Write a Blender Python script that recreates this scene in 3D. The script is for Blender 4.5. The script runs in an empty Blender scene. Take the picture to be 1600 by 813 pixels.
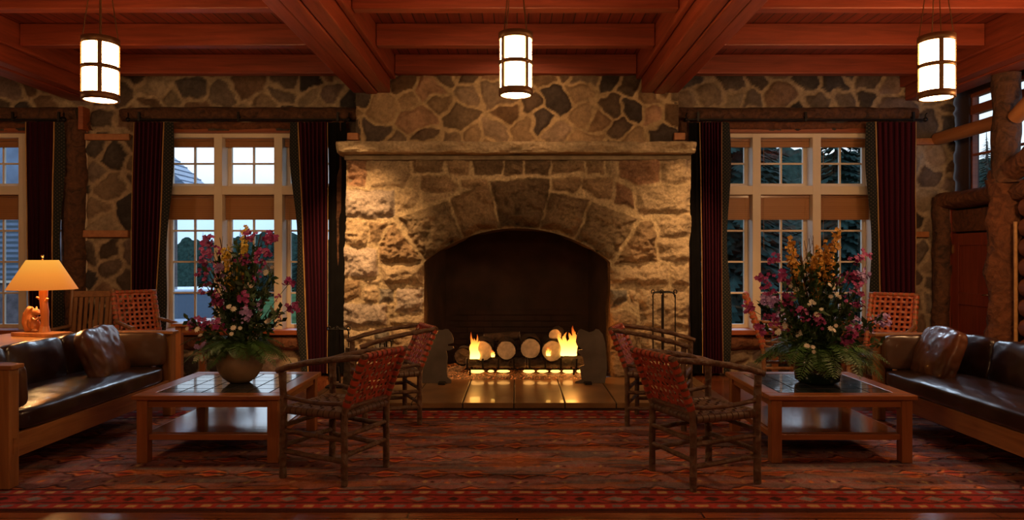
import bpy, math, random
import numpy as np
from mathutils import Vector, Matrix
random.seed(11)
PI = math.pi
C = bpy.context.scene.collection
# photograph frame 1600x813: focal length 1100 px, principal point (808, 403), eye 1.4 m
F, CX, CY, EYE = 1100.0, 808.0, 403.0, 1.4
def at(px, py, d):
    return Vector(((px-CX)/F*d, d, EYE-(py-CY)/F*d))
def pxX(px, d): return (px-CX)/F*d
def pyZ(py, d): return EYE-(py-CY)/F*d

# ------------------------------------------------------------------ noise
def _h(ix, iy, iz, seed):
    n = (ix*374761393 + iy*668265263 + iz*1440670441 + seed*974711) & 0xffffffff
    n = ((n ^ (n >> 13))*1274126177) & 0xffffffff
    return ((n ^ (n >> 16)) & 0xffffff)/float(0xffffff)
def vnoise(x, y, z, seed=0):
    x = np.asarray(x, float); y = np.asarray(y, float)+0*x; z = np.asarray(z, float)+0*x
    ix = np.floor(x).astype(np.int64); iy = np.floor(y).astype(np.int64); iz = np.floor(z).astype(np.int64)
    fx, fy, fz = x-ix, y-iy, z-iz
    fx = fx*fx*(3-2*fx); fy = fy*fy*(3-2*fy); fz = fz*fz*(3-2*fz)
    r = 0
    for a in (0, 1):
        for b in (0, 1):
            for c in (0, 1):
                w = (fx if a else 1-fx)*(fy if b else 1-fy)*(fz if c else 1-fz)
                r = r + w*_h(ix+a, iy+b, iz+c, seed)
    return r*2-1
def fbm(x, y, z=0.0, octv=4, seed=0, gain=.5):
    s, a = 0, 1.0
    x = np.asarray(x, float)
    for k in range(octv):
        s = s + a*vnoise(x*2**k, np.asarray(y)*2**k, np.asarray(z)*2**k, seed+k*17)
        a *= gain
    return s
def sstep(a, b, t):
    t = np.clip((t-a)/(b-a), 0, 1); return t*t*(3-2*t)

# ------------------------------------------------------------------ mesh builder
class MB:
    def __init__(s): s.v = []; s.f = []; s.sm = []
    def add(s, vs, fs, smooth=False, M=None):
        b = len(s.v)
        if M is not None: vs = [M @ Vector(p) for p in vs]
        s.v += [tuple(p) for p in vs]; s.f += [tuple(b+i for i in f) for f in fs]; s.sm += [smooth]*len(fs)
        return s
    def box(s, x0, x1, y0, y1, z0, z1, M=None):
        return s.add([(x0,y0,z0),(x1,y0,z0),(x1,y1,z0),(x0,y1,z0),(x0,y0,z1),(x1,y0,z1),(x1,y1,z1),(x0,y1,z1)],
              [(0,3,2,1),(4,5,6,7),(0,1,5,4),(1,2,6,5),(2,3,7,6),(3,0,4,7)], False, M)
    def tube(s, pts, rad, n=8, rough=0.0, M=None, seed=0):
        pts = [Vector(p) for p in pts]; k = len(pts)
        rs = [rad]*k if not hasattr(rad, '__len__') else list(rad)
        vs, fs = [], []
        t0 = (pts[1]-pts[0]).normalized()
        up = Vector((0,0,1)) if abs(t0.z) < .9 else Vector((1,0,0))
        nx = t0.cross(up).normalized()
        rg = random.Random(seed*7+k)
        for i in range(k):
            t = (pts[min(i+1,k-1)]-pts[max(i-1,0)]).normalized()
            nx = (nx - t*nx.dot(t)).normalized(); ny = t.cross(nx)
            for j in range(n):
                a = 2*PI*j/n
                r = rs[i]*(1+rough*rg.uniform(-1,1))
                vs.append(pts[i]+(nx*math.cos(a)+ny*math.sin(a))*r)
        for i in range(k-1):
            for j in range(n):
                fs.append((i*n+j, i*n+(j+1)%n, (i+1)*n+(j+1)%n, (i+1)*n+j))
        s.add(vs, fs, True, M)
        s.add([vs[j] for j in range(n)], [tuple(range(n-1,-1,-1))], False, M)
        s.add([vs[(k-1)*n+j] for j in range(n)], [tuple(range(n))], False, M)
        return s
    def lathe(s, prof, n=28, c=(0,0,0), M=None, smooth=True):
        vs, fs = [], []
        for (r, z) in prof:
            for j in range(n):
                a = 2*PI*j/n; vs.append((c[0]+r*math.cos(a), c[1]+r*math.sin(a), c[2]+z))
        for i in range(len(prof)-1):
            for j in range(n):
                fs.append((i*n+j, i*n+(j+1)%n, (i+1)*n+(j+1)%n, (i+1)*n+j))
        return s.add(vs, fs, smooth, M)
    def sph(s, c, r, nu=12, nv=8, M=None):
        r = (r,r,r) if not hasattr(r, '__len__') else r
        vs, fs = [], []
        for i in range(nv+1):
            th = PI*i/nv
            for j in range(nu):
                a = 2*PI*j/nu
                vs.append((c[0]+r[0]*math.sin(th)*math.cos(a), c[1]+r[1]*math.sin(th)*math.sin(a), c[2]-r[2]*math.cos(th)))
        for i in range(nv):
            for j in range(nu):
                fs.append((i*nu+j, i*nu+(j+1)%nu, (i+1)*nu+(j+1)%nu, (i+1)*nu+j))
        return s.add(vs, fs, True, M)
    def prism(s, poly, y0, y1, M=None):        # polygon in (x,z), extruded along y
        n = len(poly)
        vs = [(p[0],y0,p[1]) for p in poly]+[(p[0],y1,p[1]) for p in poly]
        fs = [tuple(range(n)), tuple(range(2*n-1,n-1,-1))]+[(i,n+i,n+(i+1)%n,(i+1)%n) for i in range(n)]
        return s.add(vs, fs, False, M)
    def ribbon(s, pts, wd, w, t, M=None):      # thin strap; wd = width direction
        wd = Vector(wd).normalized(); pts = [Vector(p) for p in pts]; k = len(pts); vs, fs = [], []
        for i in range(k):
            tg = (pts[min(i+1,k-1)]-pts[max(i-1,0)]).normalized(); nn = tg.cross(wd).normalized()
            for (a, b) in ((-1,-1),(1,-1),(1,1),(-1,1)):
                vs.append(pts[i]+wd*a*w/2+nn*b*t/2)
        for i in range(k-1):
            for j in range(4):
                fs.append((i*4+j, i*4+(j+1)%4, (i+1)*4+(j+1)%4, (i+1)*4+j))
        fs += [(3,2,1,0), tuple((k-1)*4+j for j in range(4))]
        return s.add(vs, fs, False, M)
    def build(s, name, mat, parent=None, bevel=0, loc=None, recalc=True, seg=2):
        me = bpy.data.meshes.new(name)
        me.from_pydata(s.v, [], s.f)
        me.polygons.foreach_set('use_smooth', s.sm)
        me.update()
        if recalc:
            import bmesh
            b = bmesh.new(); b.from_mesh(me); bmesh.ops.recalc_face_normals(b, faces=b.faces); b.to_mesh(me); b.free()
        me.materials.append(mat)
        o = bpy.data.objects.new(name, me); C.objects.link(o)
        if parent: o.parent = parent
        if loc is not None: o.location = loc
        if bevel:
            m = o.modifiers.new('Bevel', 'BEVEL'); m.width = bevel; m.segments = seg; m.limit_method = 'ANGLE'; m.angle_limit = .7
        return o

def np_mesh(name, V, Fq, mat, parent=None, col=None, smooth=True):
    V = np.asarray(V, np.float32); Fq = np.asarray(Fq, np.int32)
    me = bpy.data.meshes.new(name)
    me.vertices.add(len(V)); me.vertices.foreach_set('co', V.ravel())
    me.loops.add(Fq.size); me.loops.foreach_set('vertex_index', Fq.ravel())
    me.polygons.add(len(Fq)); me.polygons.foreach_set('loop_start', np.arange(0, Fq.size, 4, dtype=np.int32))
    me.polygons.foreach_set('loop_total', np.full(len(Fq), 4, np.int32))
    me.polygons.foreach_set('use_smooth', np.full(len(Fq), smooth))
    me.update(calc_edges=True); me.validate()
    if col is not None:
        a = me.color_attributes.new('Col', 'FLOAT_COLOR', 'POINT')
        c4 = np.ones((len(V), 4), np.float32); c4[:, :3] = col
        a.data.foreach_set('color', c4.ravel())
    me.materials.append(mat)
    o = bpy.data.objects.new(name, me); C.objects.link(o)
    if parent: o.parent = parent
    return o
def grid_faces(nx, nz):
    i, j = np.meshgrid(np.arange(nx-1), np.arange(nz-1), indexing='ij')
    a = (i*nz+j).ravel()
    return np.stack([a, a+nz, a+nz+1, a+1], 1)
def sub_mesh(name, V, Fq, keep, mat, parent, col):
    f = Fq[keep]; u, inv = np.unique(f, return_inverse=True)
    return np_mesh(name, V[u], inv.reshape(f.shape), mat, parent, col[u])

def tag(o, label, cat=None, group=None, kind=None):
    if label: o['label'] = label
    if cat: o['category'] = cat
    if group: o['group'] = group
    if kind: o['kind'] = kind
    return o
def thing(name, label, cat, loc=(0,0,0), rz=0, group=None, kind=None):
    o = bpy.data.objects.new(name, None); C.objects.link(o); o.empty_display_size = .1
    o.location = loc; o.rotation_euler = (0,0,rz)
    return tag(o, label, cat, group, kind)
def copy_tree(o, parent=None):
    c = o.copy(); C.objects.link(c); c.parent = parent
    for ch in list(o.children): copy_tree(ch, c)
    return c
def dup(root, loc, rz, label):
    c = copy_tree(root); c.location = loc; c.rotation_euler = (0,0,rz); c['label'] = label
    return c

# ------------------------------------------------------------------ materials
def new_mat(name):
    m = bpy.data.materials.new(name); m.use_nodes = True
    nt = m.node_tree; b = nt.nodes['Principled BSDF']
    return m, nt, b
def N(nt, t, **kw):
    n = nt.nodes.new(t)
    for k, v in kw.items():
        if k in n.inputs: n.inputs[k].default_value = v
        else: setattr(n, k, v)
    return n
def ramp(nt, stops):
    r = nt.nodes.new('ShaderNodeValToRGB'); e = r.color_ramp.elements
    while len(e) < len(stops): e.new(.5)
    for k, (p, c) in enumerate(stops): e[k].position = p; e[k].color = (*c, 1)
    return r
def simple(name, col, rough=.5, metal=0, spec=.5, var=.25, scale=8, bump=0, coat=0):
    m, nt, b = new_mat(name)
    tc = N(nt, 'ShaderNodeTexCoord'); no = N(nt, 'ShaderNodeTexNoise', Scale=scale, Detail=5)
    nt.links.new(tc.outputs['Object'], no.inputs['Vector'])
    r = ramp(nt, [(.3, [c*(1-var) for c in col]), (.7, [min(1, c*(1+var)) for c in col])])
    nt.links.new(no.outputs['Fac'], r.inputs['Fac']); nt.links.new(r.outputs['Color'], b.inputs['Base Color'])
    b.inputs['Roughness'].default_value = rough; b.inputs['Metallic'].default_value = metal
    b.inputs['Specular IOR Level'].default_value = spec; b.inputs['Coat Weight'].default_value = coat
    if bump:
        bp = N(nt, 'ShaderNodeBump', Strength=bump, Distance=.01); nt.links.new(no.outputs['Fac'], bp.inputs['Height'])
        nt.links.new(bp.outputs['Normal'], b.inputs['Normal'])
    return m
def wood(name, lo, hi, axis='X', scale=6, rough=.4, coat=0, bump=.15, plank=None, dark=None):
    m, nt, b = new_mat(name); L = nt.links.new
    tc = N(nt, 'ShaderNodeTexCoord'); mp = N(nt, 'ShaderNodeMapping')
    sc = {'X': (.08,1,1), 'Y': (1,.08,1), 'Z': (1,1,.08)}[axis]
    mp.inputs['Scale'].default_value = sc
    L(tc.outputs['Object'], mp.inputs['Vector'])
    no = N(nt, 'ShaderNodeTexNoise', Scale=scale*4, Detail=6, Roughness=.6, Distortion=.6); L(mp.outputs['Vector'], no.inputs['Vector'])
    r = ramp(nt, [(.3, lo), (.72, hi)]); L(no.outputs['Fac'], r.inputs['Fac'])
    out = r.outputs['Color']
    if plank:
        br = N(nt, 'ShaderNodeTexBrick', Scale=1.0); br.offset = .37
        br.inputs['Color1'].default_value = (.75,.75,.75,1); br.inputs['Color2'].default_value = (1.15,1.1,1.1,1); br.inputs['Mortar'].default_value = (.12,.1,.1,1)
        br.inputs['Brick Width'].default_value = plank[1]; br.inputs['Row Height'].default_value = plank[0]; br.inputs['Mortar Size'].default_value = .006
        mp2 = N(nt, 'ShaderNodeMapping'); mp2.inputs['Rotation'].default_value = (0,0,PI/2 if axis == 'Y' else 0)
        L(tc.outputs['Object'], mp2.inputs['Vector']); L(mp2.outputs['Vector'], br.inputs['Vector'])
        mx = N(nt, 'ShaderNodeMix', data_type='RGBA', blend_type='MULTIPLY'); mx.inputs[0].default_value = 1
        L(out, mx.inputs[6]); L(br.outputs['Color'], mx.inputs[7]); out = mx.outputs[2]
    L(out, b.inputs['Base Color'])
    b.inputs['Roughness'].default_value = rough; b.inputs['Coat Weight'].default_value = coat; b.inputs['Coat Roughness'].default_value = .15
    bp = N(nt, 'ShaderNodeBump', Strength=bump, Distance=.005); L(no.outputs['Fac'], bp.inputs['Height']); L(bp.outputs['Normal'], b.inputs['Normal'])
    return m
def vcol(name, rough=.9, nscale=30, nvar=.35, bump=.4, spec=.2, sheen=0):
    m, nt, b = new_mat(name); L = nt.links.new
    at_ = N(nt, 'ShaderNodeVertexColor', layer_name='Col'); tc = N(nt, 'ShaderNodeTexCoord')
    no = N(nt, 'ShaderNodeTexNoise', Scale=nscale, Detail=8, Roughness=.65); L(tc.outputs['Object'], no.inputs['Vector'])
    r = ramp(nt, [(.25, (1-nvar,)*3), (.75, (1+nvar,)*3)]); L(no.outputs['Fac'], r.inputs['Fac'])
    mx = N(nt, 'ShaderNodeMix', data_type='RGBA', blend_type='MULTIPLY'); mx.inputs[0].default_value = 1
    L(at_.outputs['Color'], mx.inputs[6]); L(r.outputs['Color'], mx.inputs[7]); L(mx.outputs[2], b.inputs['Base Color'])
    b.inputs['Roughness'].default_value = rough; b.inputs['Specular IOR Level'].default_value = spec
    if bump:
        bp = N(nt, 'ShaderNodeBump', Strength=bump, Distance=.02); L(no.outputs['Fac'], bp.inputs['Height']); L(bp.outputs['Normal'], b.inputs['Normal'])
    return m
def emis(name, col, st, base=(0,0,0)):
    m, nt, b = new_mat(name)
    no = N(nt, 'ShaderNodeTexNoise', Scale=4.0); r = ramp(nt, [(.3, [c*.92 for c in col]), (.7, col)])
    nt.links.new(no.outputs['Fac'], r.inputs['Fac'])
    nt.links.new(r.outputs['Color'], b.inputs['Emission Color'])
    b.inputs['Base Color'].default_value = (*base, 1); b.inputs['Emission Strength'].default_value = st
    return m
def bark_mat(name, lo, hi, rough=.85):
    m, nt, b = new_mat(name); L = nt.links.new
    tc = N(nt, 'ShaderNodeTexCoord'); no = N(nt, 'ShaderNodeTexNoise', Scale=9, Detail=8, Roughness=.7, Distortion=1.2); L(tc.outputs['Object'], no.inputs['Vector'])
    vo = N(nt, 'ShaderNodeTexVoronoi', Scale=16); L(tc.outputs['Object'], vo.inputs['Vector'])
    r = ramp(nt, [(.3, lo), (.7, hi)]); L(no.outputs['Fac'], r.inputs['Fac']); L(r.outputs['Color'], b.inputs['Base Color'])
    mm = N(nt, 'ShaderNodeMath', operation='ADD'); L(no.outputs['Fac'], mm.inputs[0]); L(vo.outputs['Distance'], mm.inputs[1])
    bp = N(nt, 'ShaderNodeBump', Strength=.8, Distance=.03); L(mm.outputs[0], bp.inputs['Height']); L(bp.outputs['Normal'], b.inputs['Normal'])
    b.inputs['Roughness'].default_value = rough
    return m
def glass_mat():
    m = bpy.data.materials.new('window_glass'); m.use_nodes = True; nt = m.node_tree; nt.nodes.clear(); L = nt.links.new
    out = N(nt, 'ShaderNodeOutputMaterial'); tr = N(nt, 'ShaderNodeBsdfTransparent'); gl = N(nt, 'ShaderNodeBsdfGlossy', Roughness=.02)
    lw = N(nt, 'ShaderNodeLayerWeight', Blend=.5); pw = N(nt, 'ShaderNodeMath', operation='POWER'); pw.inputs[1].default_value = 4; fr = N(nt, 'ShaderNodeMath', operation='MULTIPLY_ADD'); fr.inputs[1].default_value = .8; fr.inputs[2].default_value = .035; L(lw.outputs['Facing'], pw.inputs[0]); L(pw.outputs[0], fr.inputs[0]); mx = N(nt, 'ShaderNodeMixShader')
    no = N(nt, 'ShaderNodeTexNoise', Scale=1.5); r = ramp(nt, [(.3,(.86,.9,.93)),(.7,(.9,.93,.95))]); L(no.outputs['Fac'], r.inputs['Fac']); L(r.outputs['Color'], tr.inputs['Color'])
    L(fr.outputs[0], mx.inputs[0]); L(tr.outputs[0], mx.inputs[1]); L(gl.outputs[0], mx.inputs[2]); L(mx.outputs[0], out.inputs[0])
    return m
def flame_mat():
    m = bpy.data.materials.new('flame'); m.use_nodes = True; nt = m.node_tree; nt.nodes.clear(); L = nt.links.new
    out = N(nt, 'ShaderNodeOutputMaterial'); em = N(nt, 'ShaderNodeEmission'); tr = N(nt, 'ShaderNodeBsdfTransparent'); mx = N(nt, 'ShaderNodeMixShader')
    tc = N(nt, 'ShaderNodeTexCoord'); sp = N(nt, 'ShaderNodeSeparateXYZ'); L(tc.outputs['Generated'], sp.inputs[0])
    r = ramp(nt, [(0,(1,.55,.12)),(.35,(1,.42,.06)),(.75,(1,.2,.02)),(1,(.9,.08,.01))]); L(sp.outputs['Z'], r.inputs['Fac']); L(r.outputs['Color'], em.inputs['Color'])
    s = ramp(nt, [(0,(1,1,1)),(.5,(.5,.5,.5)),(1,(.07,.07,.07))]); L(sp.outputs['Z'], s.inputs['Fac'])
    mu = N(nt, 'ShaderNodeMath', operation='MULTIPLY'); mu.inputs[1].default_value = 6; L(s.outputs['Color'], mu.inputs[0]); L(mu.outputs[0], em.inputs['Strength'])
    a = ramp(nt, [(0,(1,1,1)),(.5,(.85,.85,.85)),(1,(.25,.25,.25))]); L(sp.outputs['Z'], a.inputs['Fac'])
    L(a.outputs['Color'], mx.inputs[0]); L(tr.outputs[0], mx.inputs[1]); L(em.outputs[0], mx.inputs[2]); L(mx.outputs[0], out.inputs[0])
    return m

M = {}
M['ceil'] = wood('cedar_planks', (.14,.021,.010), (.31,.050,.022), 'Y', 5, .5, plank=(.11,2.4))
M['beam'] = wood('cedar_beam_long', (.17,.026,.011), (.35,.062,.026), 'Y', 5, .42)
M['joist'] = wood('cedar_joist', (.18,.028,.011), (.36,.062,.026), 'X', 5, .45)
M['floor'] = wood('polished_floor', (.13,.035,.012), (.30,.085,.03), 'X', 5, .22, coat=.4, plank=(.09,1.6))
M['oak'] = wood('oak_x', (.19,.075,.024), (.36,.155,.055), 'X', 6, .35, coat=.2)
M['oak_y'] = wood('oak_y', (.19,.075,.024), (.36,.155,.055), 'Y', 6, .35, coat=.2)
M['oak_z'] = wood('oak_z', (.19,.075,.024), (.36,.155,.055), 'Z', 6, .35, coat=.2)
M['cherry'] = wood('reddish_table_x', (.20,.065,.02), (.37,.13,.042), 'X', 6, .3, coat=.3)
M['cherry_y'] = wood('reddish_table_y', (.20,.065,.02), (.37,.13,.042), 'Y', 6, .3, coat=.3)
M['cherry_z'] = wood('reddish_table_z', (.20,.065,.02), (.37,.13,.042), 'Z', 6, .35, coat=.2)
M['shelf'] = wood('polished_shelf', (.16,.06,.022), (.28,.11,.04), 'X', 5, .12, coat=.9)
M['trim'] = wood('red_trim', (.22,.05,.016), (.36,.09,.03), 'X', 6, .45)
M['doorwood'] = wood('door_wood', (.17,.027,.012), (.30,.05,.022), 'Z', 6, .4, coat=.2)
M['darkwood'] = wood('dark_board', (.035,.016,.01), (.07,.03,.016), 'Z', 5, .6)
M['honey'] = wood('honey_table', (.42,.2,.07), (.6,.33,.12), 'Y', 6, .3, coat=.4)
M['carve'] = wood('carved_wood', (.36,.15,.055), (.55,.25,.09), 'Z', 6, .4, coat=.3)
M['peeled'] = wood('peeled_log', (.32,.11,.035), (.46,.18,.06), 'Y', 4, .5)
M['hickory'] = bark_mat('hickory_bark', (.045,.020,.011), (.18,.09,.044), .4)
M['bark'] = bark_mat('rough_bark', (.022,.010,.006), (.18,.068,.028))
M['redbark'] = bark_mat('red_bark', (.06,.018,.008), (.23,.075,.025))
M['logbark'] = bark_mat('firewood_bark', (.02,.012,.008), (.09,.05,.03))
M['strap'] = simple('red_leather_strap', (.34,.05,.022), .32, var=.35, scale=14, coat=.3)
M['seatstrap'] = simple('brown_seat_strap', (.10,.05,.028), .5, var=.35, scale=16)
M['backstrap'] = simple('orange_leather_strap', (.42,.085,.025), .4, var=.3, scale=14)
M['leather'] = simple('dark_leather', (.020,.008,.006), .33, var=.4, scale=6, bump=.12, coat=.25)
M['pillow'] = simple('brown_leather', (.085,.028,.011), .38, var=.4, scale=5, bump=.3, coat=.3)
M['iron'] = simple('wrought_iron', (.022,.018,.016), .45, metal=.7, var=.3)
M['steel'] = simple('dull_steel_plate', (.10,.075,.06), .6, metal=.4, var=.25, scale=5)
M['bronze'] = simple('bronze_frame', (.20,.10,.04), .45, metal=.6, var=.3)
M['brass'] = simple('brass', (.7,.5,.2), .25, metal=1, var=.1)
M['cream'] = simple('cream_paint', (.74,.61,.47), .55, var=.06, scale=3)
M['mortar'] = simple('soot', (.012,.009,.008), .95, var=.5, scale=3, bump=.3)
M['hearth'] = simple('hearth_tile', (.20,.105,.045), .30, var=.3, scale=4, coat=.3)
M['grout'] = simple('dark_grout', (.04,.025,.018), .9)
M['slate'] = simple('slate_tile', (.035,.042,.05), .14, var=.55, scale=7, coat=.5)
M['stone'] = vcol('fireplace_stone', .9, 34, .5, .9)
M['rubble'] = vcol('rubble_stone', .88, 22, .35, .4)
M['mantel'] = vcol('mantel_stone', .9, 30, .35, .7)
M['rug'] = vcol('rug_wool', .95, 120, .35, .25, spec=.08)
M['drape'] = vcol('curtain_cloth', .9, 90, .2, .1, spec=.05)
M['cutwood'] = simple('cut_log_end', (.50,.42,.31), .8, var=.3, scale=18)
M['clay'] = simple('clay_vase', (.24,.15,.08), .55, var=.35, scale=9)
M['greenvase'] = simple('green_vase', (.012,.03,.018), .18, var=.4, scale=6, coat=.5)
M['fern'] = simple('fern_green', (.045,.11,.02), .5, var=.45, scale=9)
M['leaf'] = simple('dark_leaf', (.03,.07,.02), .5, var=.4, scale=9)
M['stem'] = simple('green_stem', (.05,.09,.025), .6)
M['twig'] = simple('brown_twig', (.10,.05,.025), .8)
M['purple'] = simple('magenta_petal', (.30,.025,.16), .6, var=.4, scale=30)
M['lilac'] = simple('lilac_petal', (.36,.22,.5), .6, var=.3, scale=30)
M['yellow'] = simple('yellow_petal', (.72,.50,.05), .6, var=.25, scale=30)
M['gold'] = simple('golden_petal', (.55,.27,.03), .6, var=.3, scale=30)
M['white'] = simple('white_petal', (.72,.66,.55), .6, var=.12, scale=30)
M['glass'] = glass_mat(); M['flame'] = flame_mat()
M['lantern'] = emis('lantern_glass', (1,.62,.27), 62)
M['shade'] = None
M['blind'] = None
M['grass'] = simple('meadow', (.05,.09,.035), .95, spec=0, var=.4, scale=.3)
M['pine'] = simple('spruce_needles', (.025,.05,.038), .9, spec=.05, var=.5, scale=2)
M['trunk'] = simple('spruce_trunk', (.05,.035,.025), .9)
M['roof'] = simple('slate_roof', (.16,.2,.27), .7, var=.25, scale=3)
M['facade'] = simple('facade_stone', (.13,.10,.10), .9, var=.5, scale=5)
M['carpaint'] = simple('white_car_paint', (.7,.75,.8), .2, var=.03, coat=.8)
M['carglass'] = simple('car_glass', (.03,.05,.07), .05, var=.1)
M['rubber'] = simple('tyre', (.015,.015,.015), .8)
# lamp shade: warm translucent paper lit from inside
m, nt, b = new_mat('lamp_shade_paper')
b.inputs['Base Color'].default_value = (.30,.11,.02,1); b.inputs['Roughness'].default_value = .8
tc = N(nt, 'ShaderNodeTexCoord'); sp = N(nt, 'ShaderNodeSeparateXYZ'); nt.links.new(tc.outputs['Generated'], sp.inputs[0])
r = ramp(nt, [(0,(.62,.17,.022)),(.5,(.85,.29,.035)),(1,(1,.46,.06))]); nt.links.new(sp.outputs['Z'], r.inputs['Fac']); nt.links.new(r.outputs['Color'], b.inputs['Emission Color'])
b.inputs['Emission Strength'].default_value = .8; M['shade'] = m
# slatted wood blind
m, nt, b = new_mat('wood_blind')
tc = N(nt, 'ShaderNodeTexCoord'); wv = N(nt, 'ShaderNodeTexWave', Scale=28.0, Distortion=.4, bands_direction='Z'); nt.links.new(tc.outputs['Object'], wv.inputs['Vector'])
r = ramp(nt, [(.1,(.20,.07,.02)),(.6,(.50,.22,.07))]); nt.links.new(wv.outputs['Fac'], r.inputs['Fac']); nt.links.new(r.outputs['Color'], b.inputs['Base Color'])
b.inputs['Roughness'].default_value = .5; M['blind'] = m
# curtain border: dark cloth with small pale diamonds
m, nt, b = new_mat('curtain_border')
tc = N(nt, 'ShaderNodeTexCoord'); mp = N(nt, 'ShaderNodeMapping'); mp.inputs['Rotation'].default_value = (0,PI/4,0); nt.links.new(tc.outputs['Object'], mp.inputs['Vector'])
mp.inputs['Scale'].default_value = (1,0,1)
vo = N(nt, 'ShaderNodeTexVoronoi', Scale=34.0, Randomness=0.0); nt.links.new(mp.outputs['Vector'], vo.inputs['Vector'])
r = ramp(nt, [(.14,(.10,.08,.05)),(.24,(.007,.008,.008))]); nt.links.new(vo.outputs['Distance'], r.inputs['Fac']); nt.links.new(r.outputs['Color'], b.inputs['Base Color'])
b.inputs['Roughness'].default_value = .9; M['border'] = m
M['lining'] = simple('dark_lining', (.006,.005,.005), .95, spec=.1)
M['cord'] = simple('gold_cord', (.45,.24,.08), .7)
# embers
m, nt, b = new_mat('embers')
no = N(nt, 'ShaderNodeTexNoise', Scale=60.0, Detail=4); tc = N(nt, 'ShaderNodeTexCoord'); nt.links.new(tc.outputs['Object'], no.inputs['Vector'])
r = ramp(nt, [(.35,(.05,.025,.015)),(.7,(.4,.24,.14))]); nt.links.new(no.outputs['Fac'], r.inputs['Fac']); nt.links.new(r.outputs['Color'], b.inputs['Base Color'])
r2 = ramp(nt, [(.55,(0,0,0)),(.75,(1,.18,.02))]); nt.links.new(no.outputs['Fac'], r2.inputs['Fac']); nt.links.new(r2.outputs['Color'], b.inputs['Emission Color']); b.inputs['Emission Strength'].default_value = .8
M['ember'] = m
M['glow'] = emis('glowing_coals', (1,.45,.10), 3.6)

# ------------------------------------------------------------------ layout numbers
WY = 8.46            # inner face of the back wall
FY = 7.90            # fireplace face
CHY = 8.06           # chimney breast above the mantel
CEIL = 3.70
XL, XR = -7.6, 5.25
BAY, MUL = .625, .10
WIN_W = 3*BAY+4*MUL
WIN_X = {1: pxX(386, WY), 2: pxX(1231, WY), 3: pxX(-15, WY)}
ZS, ZT0, ZT1, ZH = pyZ(515, WY), pyZ(304, WY), pyZ(290, WY), pyZ(208, WY)

# ------------------------------------------------------------------ floor, ceiling, shell
f = MB().box(XL-.2, 8.2, -4.2, WY+.25, -.12, 0).build('floor', M['floor']); tag(f, 'polished red-brown plank floor under the whole lounge', kind='structure', cat='floor')
c = MB().box(XL-.2, 8.2, -4.2, WY+.25, CEIL, CEIL+.1).build('ceiling', M['ceil']); tag(c, 'red cedar plank ceiling above the joists', kind='structure', cat='ceiling')
o = MB().box(XL-.2, XL, -4.2, WY, 0, CEIL).build('wall_left', M['darkwood']); tag(o, 'dark board wall closing the room on the left', kind='structure', cat='wall')
o = MB().box(XL-.2, 8.2, -4.4, -4.2, 0, CEIL).build('wall_rear', M['darkwood']); tag(o, 'dark board wall behind the viewer', kind='structure', cat='wall')
beams = [(-1.66, 'heavy red beam running back to the left of the centre lantern'), (1.63, 'heavy red beam running back to the right of the centre lantern'),
         (-5.15, 'heavy red beam at far left, beyond the left lantern'), (4.86, 'heavy red beam at far right over the log partition')]
for i, (bx, lab) in enumerate(beams):
    mb = MB(); w = .43; y1 = CHY-.02 if i < 2 else WY-.02
    for k in range(3):
        mb.box(bx-w/2+k*w/3+.004, bx-w/2+(k+1)*w/3-.004, -4.1, y1, 3.27+(.0 if k == 1 else .012), CEIL-.002)
    mb.box(bx-w/2-.06, bx-w/2-.002, -4.1, y1, 3.44, CEIL-.002); mb.box(bx+w/2+.002, bx+w/2+.06, -4.1, y1, 3.44, CEIL-.002)
    o = mb.build('ceiling_beam', M['beam'], bevel=.012); tag(o, lab, kind='structure', cat='beam')
bays = [(-1.66+.28, 1.63-.28, 'between the two big beams'), (-5.15+.28, -1.66-.28, 'in the left ceiling bay'), (1.63+.28, 4.86-.28, 'in the right ceiling bay'), (XL, -5.15-.28, 'in the ceiling bay at the far left edge')]
rows = [(8.0, 'nearest the stone wall'), (6.95, 'second from the stone wall'), (5.93, 'third from the stone wall'), (4.88, 'fourth from the stone wall, just out of frame')]
for (x0, x1, bl) in bays:
    for (y, rl) in rows:
        o = MB().box(x0, x1, y-.06, y+.06, 3.48, CEIL-.002).build('ceiling_joist', M['joist'], bevel=.01)
        tag(o, 'red cedar cross joist %s, %s' % (bl, rl), kind='structure', cat='joist')

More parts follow.
